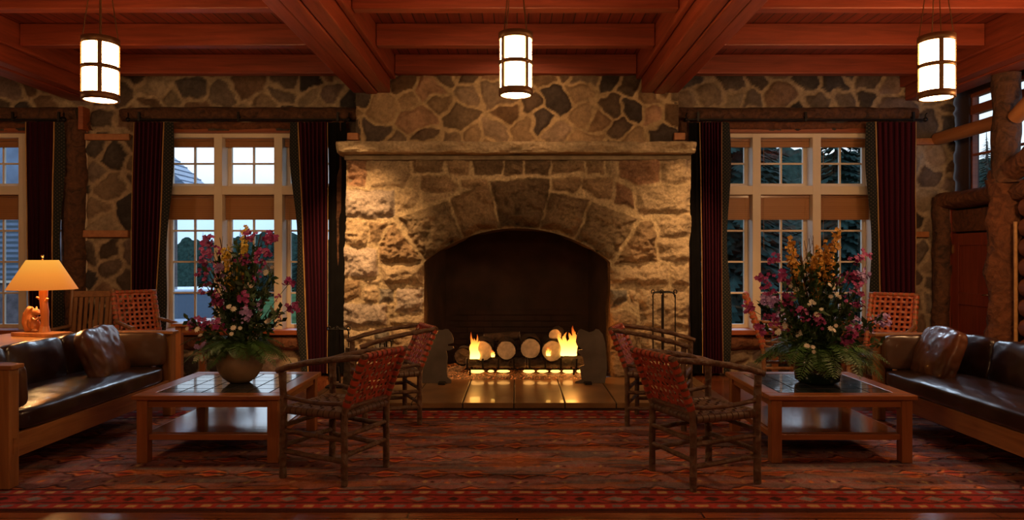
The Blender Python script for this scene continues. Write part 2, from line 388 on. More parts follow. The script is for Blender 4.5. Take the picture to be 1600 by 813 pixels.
# ------------------------------------------------------------------ stone fields
def rubble(name, x0, x1, z0, z1, y0, step, seed, pal, holes, relief=.03, cell=.29, mort=(.36,.26,.17), kindlabel=None, parent=None, mw=.024):
    xs = np.arange(x0, x1+step*.5, step); zs = np.arange(z0, z1+step*.5, step)
    X, Z = np.meshgrid(xs, zs, indexing='ij'); shp = X.shape; X = X.ravel(); Z = Z.ravel()
    rg = np.random.default_rng(seed); pts = []
    for _ in range(int((x1-x0)*(z1-z0)/cell**2*14)):
        p = (rg.uniform(x0-.1, x1+.1), rg.uniform(z0-.1, z1+.1)); w = rg.uniform(0, .075)
        if all((p[0]-q[0])**2+((p[1]-q[1])*1.15)**2 > (cell*.62+(w+q[2])*.9)**2 for q in pts[-900:]): pts.append((*p, w))
    P = np.array(pts); n = len(P)
    wx = X+.05*vnoise(X*5, Z*5, 0, seed)+.02*vnoise(X*14, Z*14, 0, seed+3); wz = Z+.05*vnoise(X*5, Z*5, 9, seed+1)+.02*vnoise(X*14, Z*14, 3, seed+4)
    e = np.empty(len(X)); idx = np.empty(len(X), int)
    for a in range(0, len(X), 8000):
        d = np.sqrt((wx[a:a+8000,None]-P[None,:,0])**2+((wz[a:a+8000,None]-P[None,:,1])*1.12)**2)-P[None,:,2]
        k = np.argpartition(d, 1, axis=1)[:,:2]; dd = np.take_along_axis(d, k, 1); o_ = dd.argsort(1)
        k = np.take_along_axis(k, o_, 1); dd = np.take_along_axis(dd, o_, 1)
        e[a:a+8000] = (dd[:,1]-dd[:,0])/2; idx[a:a+8000] = k[:,0]
    mask = sstep(mw*.7, mw*1.35, e)
    prof = sstep(mw*.6, mw*.6+.05, e)
    H = prof*relief*(.7+.6*rg.random(n)[idx]) + mask*.014*fbm(X*9, Z*9, idx*3.1, 4, seed) + (1-mask)*.006*fbm(X*20, Z*20, 0, 2, seed)
    pc = np.array(pal)[rg.integers(0, len(pal), n)]*rg.uniform(.7, 1.25, (n,1))
    col = pc[idx]*(1+.25*fbm(X*7, Z*7, idx*1.7, 3, seed+7))[:,None]
    col = np.clip(col*mask[:,None]+np.array(mort)*(1+.2*fbm(X*15, Z*15, 0, 2, 5))[:,None]*(1-mask[:,None]), .005, 1)
    V = np.stack([X, y0-H, Z], 1); Fq = grid_faces(*shp)
    keep = np.ones(len(Fq), bool); cx = X[Fq].mean(1); cz = Z[Fq].mean(1)
    for (a, b_, c_, d_) in holes: keep &= ~((cx > a) & (cx < b_) & (cz > c_) & (cz < d_))
    return sub_mesh(name, V, Fq, keep, M['rubble'], parent, col)
pal_wall = [(.07,.055,.048), (.10,.07,.055), (.17,.10,.065), (.22,.15,.10), (.055,.045,.045), (.13,.095,.075), (.26,.19,.13), (.19,.13,.11)]
holes = [(WIN_X[k]-WIN_W/2, WIN_X[k]+WIN_W/2, ZS-.03, ZH+.03) for k in (1,2,3)]+[(-1.80, 1.80, 0, 3.8)]
o = rubble('wall_back', XL, XR, 0, CEIL, WY, .02, 5, pal_wall, holes)
tag(o, 'back wall of dark rubble stones in pale mortar, pierced by the tall windows', kind='structure', cat='wall')
# jamb linings of stone thickness are made by the windows themselves
# ------------------------------------------------------------------ fireplace
fire = thing('fireplace', 'great rough stone fireplace with arched opening and long stone mantel', 'fireplace', (0, FY, 0))
def cA(u, v): return (520+u/2.7103-CX)/F*FY, EYE-(100+v/2.7103-CY)/F*FY
def cB(u, v): return cA(u, v+650.5)
TAN, BR, DK, RD, PK, GY = (.40,.29,.18), (.25,.165,.095), (.13,.085,.05), (.27,.15,.09), (.42,.33,.27), (.19,.16,.13)  # PK holds the whiter light at left, DK the dim centre, as stone colour
SA = [([(58,400),(145,400),(140,520),(62,520)],RD), ([(155,405),(325,405),(328,470),(300,525),(165,520)],TAN), ([(345,400),(465,400),(462,455),(380,465),(345,458)],BR),
 ([(475,400),(580,402),(572,468),(490,465)],BR), ([(590,402),(718,402),(718,468),(600,468)],DK), ([(728,402),(808,402),(808,470),(728,470)],DK), ([(818,402),(918,402),(915,470),(818,472)],DK),
 ([(925,405),(1060,405),(1062,455),(930,470)],BR), ([(1072,405),(1150,405),(1148,468),(1075,460)],BR), ([(1160,405),(1203,405),(1200,490),(1162,462)],TAN), ([(1215,395),(1380,395),(1382,500),(1290,515),(1215,480)],RD),
 ([(1390,395),(1510,395),(1510,510),(1392,510)],TAN), ([(380,475),(480,475),(530,510),(520,540),(440,548),(370,530)],BR), ([(545,490),(650,485),(650,512),(570,530),(545,515)],BR),
 ([(930,490),(1045,478),(1055,500),(1020,545),(930,530)],BR), ([(1060,485),(1185,485),(1178,570),(1120,565),(1052,530)],BR), ([(1195,500),(1265,535),(1275,610),(1195,590)],RD),
 ([(1282,522),(1510,518),(1510,630),(1340,640),(1292,620)],TAN), ([(50,535),(262,535),(265,640),(230,655),(50,650)],PK), ([(275,545),(358,545),(368,575),(340,600),(280,630)],TAN), ([(385,572),(490,552),(495,562),(400,590)],TAN),
 ([(345,478),(370,478),(360,535),(345,535)],TAN), ([(1385,652),(1510,642),(1510,733),(1382,735)],TAN)]
VA = [([(663,497),(918,485),(912,560),(872,692),(716,692)],DK), ([(497,572),(653,507),(705,692),(620,704),(556,735)],BR), ([(287,652),(487,582),(547,740),(470,788),(394,832)],(.21,.15,.09)),
 ([(197,780),(245,682),(264,677),(379,838),(205,845)],BR), ([(924,545),(1085,582),(1023,735),(960,704),(882,692)],(.18,.12,.07)), ([(1098,588),(1290,655),(1180,830),(1105,780),(1033,742)],(.23,.16,.095)), ([(1308,667),(1352,665),(1366,720),(1366,838),(1190,845)],BR)]
SB = [([(50,20),(145,20),(145,115),(50,118)],TAN), ([(158,20),(230,22),(185,105),(158,110)],BR), ([(50,130),(185,135),(195,240),(180,250),(50,250)],PK), ([(205,208),(378,203),(384,280),(210,280)],TAN),
 ([(50,265),(115,262),(118,340),(50,350)],BR), ([(130,265),(200,265),(195,285),(135,285)],TAN), ([(127,295),(188,295),(188,350),(127,350)],TAN), ([(197,302),(255,305),(255,355),(200,357)],GY),
 ([(272,300),(384,298),(380,390),(320,408),(268,395)],PK), ([(50,365),(225,365),(228,455),(50,462)],PK), ([(240,370),(260,370),(260,410),(240,410)],TAN), ([(240,425),(300,418),(386,416),(386,462),(240,465)],TAN),
 ([(50,475),(170,475),(170,590),(50,595)],TAN), ([(180,480),(232,480),(235,590),(180,590)],GY), ([(245,478),(388,474),(388,598),(248,600)],BR), ([(50,605),(240,605),(240,690),(50,690)],TAN), ([(250,610),(388,610),(388,690),(250,690)],TAN),
 ([(1380,95),(1510,95),(1510,190),(1380,190)],TAN), ([(1170,210),(1350,205),(1420,210),(1422,280),(1166,285)],TAN), ([(1433,205),(1510,205),(1510,290),(1433,290)],TAN), ([(1168,305),(1250,308),(1245,355),(1165,390)],GY),
 ([(1260,310),(1288,310),(1288,375),(1260,370)],TAN), ([(1165,402),(1240,395),(1285,420),(1285,470),(1165,465)],BR), ([(1300,305),(1510,305),(1510,470),(1300,470)],TAN), ([(1165,480),(1300,480),(1300,560),(1165,560)],BR),
 ([(1312,480),(1510,480),(1510,590),(1312,590)],TAN), ([(1165,572),(1300,572),(1300,690),(1165,690)],BR), ([(1312,602),(1510,602),(1510,690),(1312,690)],TAN)]
polys = [([cA(*p) for p in q], c, 0) for q, c in SA]+[([cA(*p) for p in q], c, 1) for q, c in VA]+[([cB(*p) for p in q], c, 0) for q, c in SB]
HX0, HX1 = -1.93, 1.935
AW, ASP, AAP = 1.045, EYE-.05, pyZ(357, FY)      # arch half width, spring height, crown
rise = AAP-ASP; AR = (AW**2+rise**2)/(2*rise); ACZ = AAP-AR
step = .0125
xs = np.arange(HX0, HX1+1e-6, step); zs = np.arange(.07, 2.56, step)
X, Z = np.meshgrid(xs, zs, indexing='ij'); shp = X.shape; X = X.ravel().copy(); Z = Z.ravel().copy()
wx = X+.014*vnoise(X*9, Z*9, 0, 2)+.007*vnoise(X*25, Z*25, 0, 3); wz = Z+.014*vnoise(X*9, Z*9, 5, 4)+.007*vnoise(X*25, Z*25, 5, 5)
best = np.full(len(X), -1e9); sid = np.zeros(len(X), int)
for k, (pl, c_, vv) in enumerate(polys):
    d2 = np.full(len(X), 1e9); ins = np.zeros(len(X), bool)
    for i in range(len(pl)):
        ax, az = pl[i]; bx, bz = pl[(i+1) % len(pl)]
        ex, ez = bx-ax, bz-az; t = np.clip(((wx-ax)*ex+(wz-az)*ez)/(ex*ex+ez*ez), 0, 1)
        d2 = np.minimum(d2, (wx-ax-t*ex)**2+(wz-az-t*ez)**2)
        cr = ((az > wz) != (bz > wz)) & (wx < (bx-ax)*(wz-az)/(bz-az+1e-12)+ax); ins ^= cr
    d = np.where(ins, 1, -1)*np.sqrt(d2)
    u = d > best; best[u] = d[u]; sid[u] = k
isv = np.array([p[2] for p in polys])[sid]
mask = sstep(-.012, .006, best); prof = sstep(-.012, .07, best)
rg = np.random.default_rng(3); bulge = rg.uniform(.7, 1.3, len(polys))[sid]
rough_f = fbm(X*6, Z*7, sid*2.3, 5, 21, .58); ridge = 1-np.abs(fbm(X*8, Z*11, sid*1.3, 4, 31, .55))
H = prof*(.05+.03*isv)*bulge + mask*(.030+.022*isv)*rough_f + mask*(.030+.03*isv)*(ridge-.6) + (1-mask)*.006*fbm(X*25, Z*25, 0, 2, 9)
pc = np.array([p[1] for p in polys])*rg.uniform(.82, 1.18, (len(polys), 1))
col = pc[sid]*(1+.28*fbm(X*5, Z*5, sid*1.9, 4, 41)+.12*(ridge-.7))[:,None]
mc = np.array((.44,.33,.20))*(1+.18*fbm(X*12, Z*12, 0, 3, 51))[:,None]
col = np.clip(col*mask[:,None]+mc*(1-mask[:,None]), .01, 1)
rr = np.sqrt(X**2+(Z-ACZ)**2)
inside = (np.abs(X) < AW) & ((Z < ASP) | (rr < AR))
soot = sstep(.22, .0, np.where(Z > ASP, rr-AR, np.abs(X)-AW))*sstep(.9, 1.5, Z); col = col*(1-.55*soot)[:,None]
Fq = grid_faces(*shp); keep = ~inside[Fq].all(1)
up = inside & (Z > ASP); Xn, Zn = X.copy(), Z.copy()
Xn[up] = X[up]*AR/rr[up]; Zn[up] = ACZ+(Z[up]-ACZ)*AR/rr[up]
lo = inside & ~up; Xn[lo] = np.sign(X[lo])*AW
# bumpy outer edges of the pier
edge = np.minimum(X-HX0, HX1-X) < step*.6
Xn[edge] += .02*vnoise(Z[edge]*4, 0*Z[edge], 3, 8)
Hy = np.where(inside, .0, H)
V = np.stack([Xn, -Hy, Zn], 1)
fv = (isv[Fq].min(1) == 1) & (best[Fq].mean(1) > -.012)
sub_mesh('stone_surround', V, Fq, keep & ~fv, M['stone'], fire, col)
sub_mesh('stone_arch', V, Fq, keep & fv, M['stone'], fire, col)
# intrados and firebox
ths = np.linspace(math.asin(AW/AR), -math.asin(AW/AR), 41)
prof_pts = [(AW, .07)]+[(AW, .07+(ASP-.07)*k/12) for k in range(1, 12)]+[(AR*math.sin(t), ACZ+AR*math.cos(t)) for t in ths]+[(-AW, ASP-(ASP-.07)*k/12) for k in range(1, 13)]
pp = np.array(prof_pts); ys = np.linspace(0, .32, 13); n0 = len(pp)
U, W = np.meshgrid(np.arange(n0), np.arange(13), indexing='ij')
vx = pp[U,0]; vz = pp[U,1]; vy = ys[W]
nn = .022*fbm(vx*5+vy*3, vz*5, vy*5, 4, 61); nn[:, 0] = 0
cz_ = np.where(vz > ASP, ACZ, vz); nrm = np.stack([vx, vz-cz_], -1); nrm /= np.linalg.norm(nrm, axis=-1, keepdims=True)+1e-9
V2 = np.stack([vx+nrm[...,0]*nn-nrm[...,0]*vy*.12*0, vy, vz+nrm[...,1]*nn], -1).reshape(-1, 3)
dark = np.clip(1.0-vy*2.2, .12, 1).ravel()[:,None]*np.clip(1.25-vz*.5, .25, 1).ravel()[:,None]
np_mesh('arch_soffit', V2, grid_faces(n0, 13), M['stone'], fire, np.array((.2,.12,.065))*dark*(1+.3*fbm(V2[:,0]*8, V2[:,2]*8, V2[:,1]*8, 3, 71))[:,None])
fb = MB(); y0, y1 = .32, 1.02
bx = .9
fb.add([(-AW-.01,y0,.07),(-bx,y1,.07),(-bx,y1,2.0),(-AW-.01,y0,2.0)], [(0,1,2,3)]); fb.add([(AW+.01,y0,.07),(bx,y1,.07),(bx,y1,2.0),(AW+.01,y0,2.0)], [(0,1,2,3)])
fb.add([(-bx,y1,.07),(bx,y1,.07),(bx,y1,2.0),(-bx,y1,2.0)], [(0,1,2,3)]); fb.add([(-AW-.01,y0,2.0),(AW+.01,y0,2.0),(bx,y1,2.0),(-bx,y1,2.0)], [(0,1,2,3)])
fb.add([(-AW-.01,0,.07),(AW+.01,0,.07),(AW,y1,.07),(-AW,y1,.07)], [(0,1,2,3)])
fb.add([(-AW-.01,y0,AAP-.02),(AW+.01,y0,AAP-.02),(AW+.01,y0,2.0),(-AW-.01,y0,2.0)], [(0,1,2,3)])
# brick courses at the firebox back
for r_ in range(9):
    for k in range(-4, 5):
        xx = k*.21+(.105 if r_ % 2 else 0)
        if abs(xx) < .82: fb.box(xx-.1, xx+.1, y1-.02, y1-.001, .08+r_*.075, .145+r_*.075)
M['firebrick'] = simple('sooty_firebrick', (.030,.012,.008), .9, var=.5, scale=4, bump=.3)
fb.build('firebox', M['firebrick'], fire)
mb = MB().box(HX0+.02, -AW-.03, .03, 1.1, 0, 2.56).box(AW+.03, HX1-.02, .03, 1.1, 0, 2.56).box(-AW-.03, AW+.03, .34, 1.1, 2.02, 2.56)
mb.build('masonry_core', simple('mortar_core', (.2,.14,.09), .9, var=.3, scale=10, bump=.4), fire)
# mantel shelf: rough front face
ml, mr = pxX(525, 7.66), pxX(1087, 7.66)
nx = 420; prof = [(.16,2.545),(-.02,2.545),(-.235,2.548),(-.25,2.57),(-.255,2.60),(-.252,2.635),(-.24,2.665),(-.1,2.672),(.16,2.672)]
pr = []
for i in range(len(prof)-1):
    for k in range(4): t = k/4; pr.append((prof[i][0]*(1-t)+prof[i+1][0]*t, prof[i][1]*(1-t)+prof[i+1][1]*t))
pr.append(prof[-1]); pr = np.array(pr)
U, W = np.meshgrid(np.linspace(ml, mr, nx), np.arange(len(pr)), indexing='ij'); vy = pr[W,0].copy(); vz = pr[W,1].copy()
front = sstep(-.1, -.24, vy)
vy = vy-front*(.03*fbm(U*7, vz*14, 0, 5, 81, .6)+.015); vz = vz+.006*fbm(U*5, vy*9, 0, 3, 85)
endf = np.minimum(U-ml, mr-U); vy = vy+sstep(.05, 0, endf)*front*.025
mc = np.array((.40,.30,.19))*(1+.3*fbm(U*5, vz*12, 0, 4, 83)).reshape(-1,1)
man = np_mesh('mantel_shelf', np.stack([U, vy, vz], -1).reshape(-1,3), grid_faces(nx, len(pr)), M['mantel'], fire, np.clip(mc, .02, 1))
ec = MB()
for i in (0, nx-1): ec.add([(float(U[i,k]), float(vy[i,k]), float(vz[i,k])) for k in range(len(pr))], [tuple(range(len(pr)))])
ec.build('mantel_end', simple('mantel_end_stone', (.38,.29,.19), .9, var=.25, scale=14, bump=.4), man)
mb = MB().box(HX0-.0, HX1+.0, -.06, .2, 2.49, 2.545); mb.build('mantel_bed', simple('mantel_bed_stone', (.22,.16,.10), .9, var=.3, scale=9, bump=.4), fire, bevel=.015)
# hearth with one row of big tiles
hm = MB().box(-1.97, 1.97, 6.46-FY, -.0, 0, .062); hm.build('hearth_base', M['grout'], fire)
hm = MB()
for k in range(-5, 5):
    x0 = -.03+k*.47
    a, b_ = max(x0+.006, -1.97), min(x0+.464, 1.97)
    if b_ > a: hm.box(a, b_, 6.45-FY, -.05, .02, .07)
hm.build('hearth_tiles', M['hearth'], fire, bevel=.004)
# chimney breast above the mantel
pal_ch = [(.15,.085,.045), (.22,.13,.07), (.28,.18,.10), (.11,.07,.045), (.19,.125,.075), (.07,.05,.04), (.30,.17,.10), (.25,.17,.11)]
o = rubble('wall_chimney', -1.84, 1.84, 2.60, CEIL, CHY, .0145, 17, pal_ch, [], relief=.035, cell=.255, mort=(.42,.29,.16), mw=.017)
tag(o, 'chimney breast of brown rubble stones above the stone mantel', kind='structure', cat='wall')
mb = MB().box(-1.84, -1.80, CHY-.0, WY+.6, 0, CEIL).box(1.80, 1.84, CHY, WY+.6, 0, CEIL).box(-1.84,1.84, WY+.55, WY+.62, 2.0, CEIL)
o = mb.build('wall_chimney_side', simple('chimney_return', (.16,.11,.07), .9, var=.4, scale=7, bump=.4)); tag(o, 'narrow stone returns at both sides of the chimney breast', kind='structure', cat='wall')
# ------------------------------------------------------------------ windows
def window(n, xc, lab):
    w = thing('window_%d' % n, lab, 'window', (xc, WY, 0), kind='structure')
    y0, y1, hw = .03, .27, WIN_W/2
    mb = MB()
    for k in range(4):
        x = -hw+k*(BAY+MUL); mb.box(x, x+MUL, y0, y1, ZS-.02, ZH)
    mb.box(-hw, hw, y0+.004, y1-.004, ZT0, ZT1); mb.box(-hw, hw, y0+.004, y1-.004, ZH-.05, ZH+.03)
    mb.build('frame', M['cream'], w, bevel=.006)
    MB().box(-hw-.06, hw+.06, -.10, y1, ZS-.06, ZS-.0).build('sill', M['trim'], w, bevel=.008)
    MB().box(-hw-.05, hw+.05, -.03, y0+.02, ZH, ZH+.10).build('header_board', M['trim'], w, bevel=.006)
    mb = MB().box(-hw-.03,-hw, -.02, .3, ZS, ZH+.1).box(hw, hw+.03, -.02, .3, ZS, ZH+.1); mb.build('jamb_lining', M['cream'], w)
    for k in range(3):
        xa = -hw+MUL+k*(BAY+MUL); xb = xa+BAY
        for (za, zb, rws) in ((ZT1, ZH-.05, 2), (ZS, ZT0, 4)):
            m_ = MB(); t = .045; ya, yb = .21, .25
            m_.box(xa, xa+t, ya, yb, za, zb); m_.box(xb-t, xb, ya, yb, za, zb); m_.box(xa+t, xb-t, ya, yb, za, za+t); m_.box(xa+t, xb-t, ya, yb, zb-t, zb)
            xm = (xa+xb)/2; m_.box(xm-.011, xm+.011, ya+.005, yb-.005, za+t, zb-t)
            for r_ in range(1, rws):
                z = za+t+(zb-za-2*t)*r_/rws; m_.box(xa+t, xb-t, ya+.008, yb-.008, z-.011, z+.011)
            s_ = m_.build('sash', M['cream'], w)
            MB().box(xa+t, xb-t, .229, .233, za+t, zb-t).build('pane', M['glass'], s_)
    return w
window(1, WIN_X[1], 'tall three-bay cream window left of the fireplace'); window(2, WIN_X[2], 'tall three-bay cream window right of the fireplace'); window(3, WIN_X[3], 'tall cream window cut off at the left edge of the picture')
blind0 = {}
def blind(xc, za, zb, lab, row):
    key = row
    if key not in blind0:
        t = thing('wood_blind', lab, 'blind', (xc, WY+.13, za), group='wood blinds in the windows')
        h = za-zb
        MB().box(-BAY/2+.004, BAY/2-.004, -.018, .018, -.035, 0).build('head_rail', M['oak'], t, bevel=.004)
        m_ = MB(); k = int(h/.012)
        for i in range(k): m_.box(-BAY/2+.008, BAY/2-.008, -.015-.003*(i % 2), .012, -.038-(i+1)*(h-.04)/k+.001, -.038-i*(h-.04)/k)
        m_.build('slats', M['blind'], t)
        MB().tube([(-BAY/2+.06,-.022,-.02),(-BAY/2+.062,-.022,-h*(2.2 if row else 3.2))], .0022, 5).tube([(BAY/2-.06,-.022,-.02),(BAY/2-.06,-.022,-h*.98)], .002, 5).build('cord', M['cord'], t)
        blind0[key] = t
        return t
    return dup(blind0[key], (xc, WY+.13, za), 0, lab)
zu0, zu1 = ZH-.05, pyZ(231, WY+.13); zl0, zl1 = ZT0, pyZ(344, WY+.13)
wn = {1: 'window left of the fireplace', 2: 'window right of the fireplace', 3: 'window at the left edge'}
bn = ['left bay', 'middle bay', 'right bay']
for k in (1, 2, 3):
    for b_ in range(3):
        if k == 3 and b_ == 0: continue
        x = WIN_X[k]-WIN_W/2+MUL+BAY/2+b_*(BAY+MUL)
        blind(x, zu0, zu1, 'short pulled-up wood blind, upper %s of the %s' % (bn[b_], wn[k]), 0)
        blind(x, zl0, zl1, 'honey wood blind half raised, lower %s of the %s' % (bn[b_], wn[k]), 1)
# ------------------------------------------------------------------ bark trim and timber strips
def rough_log(name, p0, p1, r0, ry, mat, seed, n=14, segs=None, amp=.12, parent=None):
    p0, p1 = Vector(p0), Vector(p1); L = (p1-p0).length; segs = segs or max(6, int(L/.04))
    t = (p1-p0).normalized(); a = Vector((0,1,0)) if abs(t.y) < .9 else Vector((1,0,0)); b_ = t.cross(a).normalized(); a = b_.cross(t)
    U, W = np.meshgrid(np.arange(segs+1), np.arange(n+1), indexing='ij'); th = 2*PI*W/n; s = U/segs*L
    k = 1+amp*fbm(np.cos(th)*1.6+seed, np.sin(th)*1.6, s*4, 4, seed)+amp*.6*fbm(np.cos(th)*5, np.sin(th)*5, s*3, 2, seed+5)
    th_last = W == n; k[th_last] = k[:,0]
    P = np.array(p0)[None,None]+np.array(t)[None,None]*s[...,None]+np.array(a)*(np.cos(th)*ry*k)[...,None]+np.array(b_)*(np.sin(th)*r0*k)[...,None]
    o = np_mesh(name, P.reshape(-1,3), grid_faces(segs+1, n+1), mat, parent)
    return o
for k, (xa, xb) in {1: (pxX(190, 8.4), -1.86), 2: (1.86, pxX(1432, 8.4)), 3: (XL, pxX(122, 8.4))}.items():
    lab = wn[k]
    o = rough_log('trim_%d' % k, (xa, WY-.02, 3.115), (xb, WY-.02, 3.115), .085, .10, M['bark'], 3+k, n=18); tag(o, 'dark bark-covered lintel log over the %s' % lab, kind='structure', cat='trim')
    o = rough_log('trim_%d' % (k+3), (max(xa, WIN_X[k]-WIN_W/2-.1), WY+.02, 2.985), (WIN_X[k]+WIN_W/2+.1 if k != 1 else min(-1.86, WIN_X[k]+WIN_W/2+.1), WY+.02, 2.985), .055, .08, M['redbark'], 9+k, n=14); tag(o, 'thin reddish bark slab just under the lintel of the %s' % lab, kind='structure', cat='trim')
    o = rough_log('trim_%d' % (k+6), (max(XL, WIN_X[k]-WIN_W/2-.05), WY-.0, ZS-.16), (min(WIN_X[k]+WIN_W/2+.05, XR), WY-.0, ZS-.16), .09, .09, M['redbark'], 19+k, n=16); tag(o, 'bark-edged log running beneath the sill of the %s' % lab, kind='structure', cat='trim')
for i, (px, lab) in enumerate([(116, 'dark bark post between the left edge window and the stone pier'), (530, 'dark bark post between left window curtain and fireplace'), (1068, 'dark bark post between fireplace and right window curtain')]):
    x = pxX(px, 8.42)
    o = rough_log('trim_%d' % (10+i), (x, WY-.03, 0), (x, WY-.03, 3.04), .135 if i == 0 else .085, .10, M['bark'], 31+i, n=16); tag(o, lab, kind='structure', cat='trim')
strips = [(132, 202, 209, 219, 'orange timber strip across the stone pier left of the left window, upper'), (118, 200, 360, 371, 'orange timber strip across the stone pier left of the left window, lower'),
          (1432, 1462, 216, 226, 'orange timber strip on the stone right of the right window, upper'), (1430, 1452, 362, 371, 'orange timber strip on the stone right of the right window, lower')]
for i, (a, b_, c_, d_, lab) in enumerate(strips):
    o = MB().box(pxX(a, 8.40), pxX(b_, 8.40), WY-.065, WY+.0, pyZ(d_, 8.4), pyZ(c_, 8.4)).build('trim_%d' % (13+i), M['peeled'], bevel=.008); tag(o, lab, kind='structure', cat='trim')
for i, (a, b_, s_) in enumerate([(543, 560, 'left'), (1053, 1070, 'right')]):
    o = MB().box(pxX(a, 8.0), pxX(b_, 8.0), 7.98, 8.3, pyZ(219, 8), pyZ(208, 8)).build('trim_%d' % (17+i), M['peeled'], bevel=.006); tag(o, 'small orange timber end block above the %s end of the mantel' % s_, kind='structure', cat='trim')
o = MB().box(pxX(124, 8.35), pxX(132, 8.35), WY-.14, WY-.0, pyZ(203, 8.35), pyZ(167, 8.35)).build('trim_19', M['trim'], bevel=.006); tag(o, 'upright red timber block ending the lintel log at far left', kind='structure', cat='trim')
# ------------------------------------------------------------------ curtains and rods
def curtain(t0, t1, b0, b1, side, lab, outer=0, zt=3.0, zb=.04, Y=8.30):
    """side: which edge carries the patterned border and faces the window (+1 right, -1 left)"""
    X0, X1, B0, B1 = [pxX(p, Y) for p in (t0, t1, b0, b1)]
    root = thing('curtain', lab, 'curtain', ((X0+X1)/2, Y, zb))
    cx = (X0+X1)/2; ns, nv = 90, 30; npl = 7
    S, Vv = np.meshgrid(np.linspace(0, 1, ns), np.linspace(0, 1, nv), indexing='ij')
    xa = X0+(B0-X0)*Vv; xb = X1+(B1-X1)*Vv
    px_ = xa+(xb-xa)*S+.004*fbm(S*9, Vv*3, 0, 2, int(t0)); amp = .028+.012*Vv
    py_ = amp*np.sin(2*PI*npl*S+.5*np.sin(3*Vv+t0))+.008*fbm(S*4, Vv*4, 0, 2, int(t0)+1); pz_ = (zt-zb)*(1-Vv)
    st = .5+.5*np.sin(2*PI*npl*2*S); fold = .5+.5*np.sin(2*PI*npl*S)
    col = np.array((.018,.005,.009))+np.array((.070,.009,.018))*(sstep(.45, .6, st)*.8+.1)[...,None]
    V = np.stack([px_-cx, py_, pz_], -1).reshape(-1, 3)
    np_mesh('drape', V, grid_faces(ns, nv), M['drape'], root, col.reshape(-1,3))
    # border band folded back on the window side, gold cords along both edges
    e = ns-1 if side > 0 else 0; ed = np.stack([px_[e]-cx, py_[e], pz_[e]], -1); oe = 0 if side > 0 else ns-1; od = np.stack([px_[oe]-cx, py_[oe], pz_[oe]], -1)
    bw = .10
    q = MB(); vs = []; fs = []
    for i in range(nv):
        w_ = bw*(1+.25*math.sin(i*.35))
        vs += [tuple(ed[i]), (ed[i][0]+side*w_*.5, ed[i][1]-.012, ed[i][2]), (ed[i][0]+side*w_, ed[i][1]+.02, ed[i][2])]
    for i in range(nv-1):
        for k in (0, 1): fs.append((i*3+k, i*3+k+1, i*3+k+4, i*3+k+3))
    q.add(vs, fs, True); q.build('border_band', M['border'], root)
    if outer:
        q = MB(); vs = []; fs = []
        for i in range(nv):
            for k in range(7): vs.append((od[i][0]-side*outer*k/6, od[i][1]+.025*math.sin(k*1.9+i*.1)+.01, od[i][2]))
        for i in range(nv-1):
            for k in range(6): fs.append((i*7+k, i*7+k+1, i*7+k+8, i*7+k+7))
        q.add(vs, fs, True); q.build('dark_lining', M['lining'], root)
    MB().tube([tuple(p+np.array((0,-.008,0))) for p in ed], .008, 6).build('gold_cord', M['cord'], root)
    MB().tube([tuple(p+np.array((0,-.008,0))) for p in od], .006, 6).build('gold_cord', M['cord'], root)
    return root
curtain(208, 256, 203, 240, 1, 'dark maroon pleated curtain on the left side of the window left of the fireplace')
curtain(466, 512, 482, 512, -1, 'dark maroon pleated curtain between the left window and the fireplace', .22)
curtain(1094, 1128, 1098, 1128, 1, 'dark maroon pleated curtain between the fireplace and the right window', .13)
curtain(1367, 1430, 1378, 1428, -1, 'dark maroon pleated curtain on the right side of the right window')
curtain(42, 86, 46, 80, 1, 'dark maroon pleated curtain right of the window at the left edge, behind the table lamp')
for (a, b_, lab) in [(200, 545, 'thin iron curtain rod over the window left of the fireplace'), (1072, 1446, 'thin iron curtain rod over the window right of the fireplace'), (-60, 100, 'thin iron curtain rod at the far left edge')]:
    xa, xb = pxX(a, 8.3), pxX(b_, 8.3); zr = 3.03
    root = thing('curtain_rod', lab, 'curtain rod', ((xa+xb)/2, 8.3, zr)); h = (xb-xa)/2
    MB().tube([(-h,0,0),(h,0,0)], .011, 8).build('rod', M['iron'], root)
    for sx in (-h, h): MB().sph((sx,0,0), .028, 10, 8).tube([(sx,0,0),(sx,0,.06),(sx+.01,-.02,.075)], .008, 6).build('finial', M['iron'], root)
    for k in (-.9, 0, .9): MB().box(h*k-.012, h*k+.012, -.012, .012, -.02, .09).tube([(h*k,0,0),(h*k,.07,.05)], .008, 6).build('bracket', M['iron'], root)
# ------------------------------------------------------------------ right side: log partition, door, upper window
PX = 5.0
M['logwall'] = wood('half_log_wall', (.10,.028,.012), (.22,.065,.025), 'Y', 4, .6)
def half_logs(name, x, ya, yb, z0, z1, r, lab):
    mb = MB(); n = int(round((z1-z0)/(2*r)))
    for k in range(n): mb.tube([(x+r*.6, ya, z0+(2*k+1)*r), (x+r*.6, (ya+yb)/2, z0+(2*k+1)*r), (x+r*.6, yb, z0+(2*k+1)*r)], r*1.02, 10)
    o = mb.build(name, M['logwall']); tag(o, lab, kind='structure', cat='wall'); return o
half_logs('wall_partition', PX+.02, 1.0, 7.0, 0, 2.4, .10, 'stacked half-log partition at the right edge behind the sofa')
o = MB().box(PX+.18, PX+.26, -4.2, 8.4, 0, 2.16).build('wall_right_lower', M['darkwood']); tag(o, 'dark lower board wall behind the door partition', kind='structure', cat='wall')
mb = MB(); wy0, wy1, wz0, wz1 = 6.2, pxX(1530, 1)and ((XR+.12)*F/(1530-CX)), 2.16, 3.30
mb.box(XR, XR+.12, -4.2, wy0, 2.16, CEIL).box(XR, XR+.12, wy1, WY+.2, 2.16, CEIL).box(XR, XR+.12, wy0, wy1, wz1, CEIL)
o = mb.build('wall_right', M['darkwood']); tag(o, 'dark upper board wall at right around the high window', kind='structure', cat='wall')
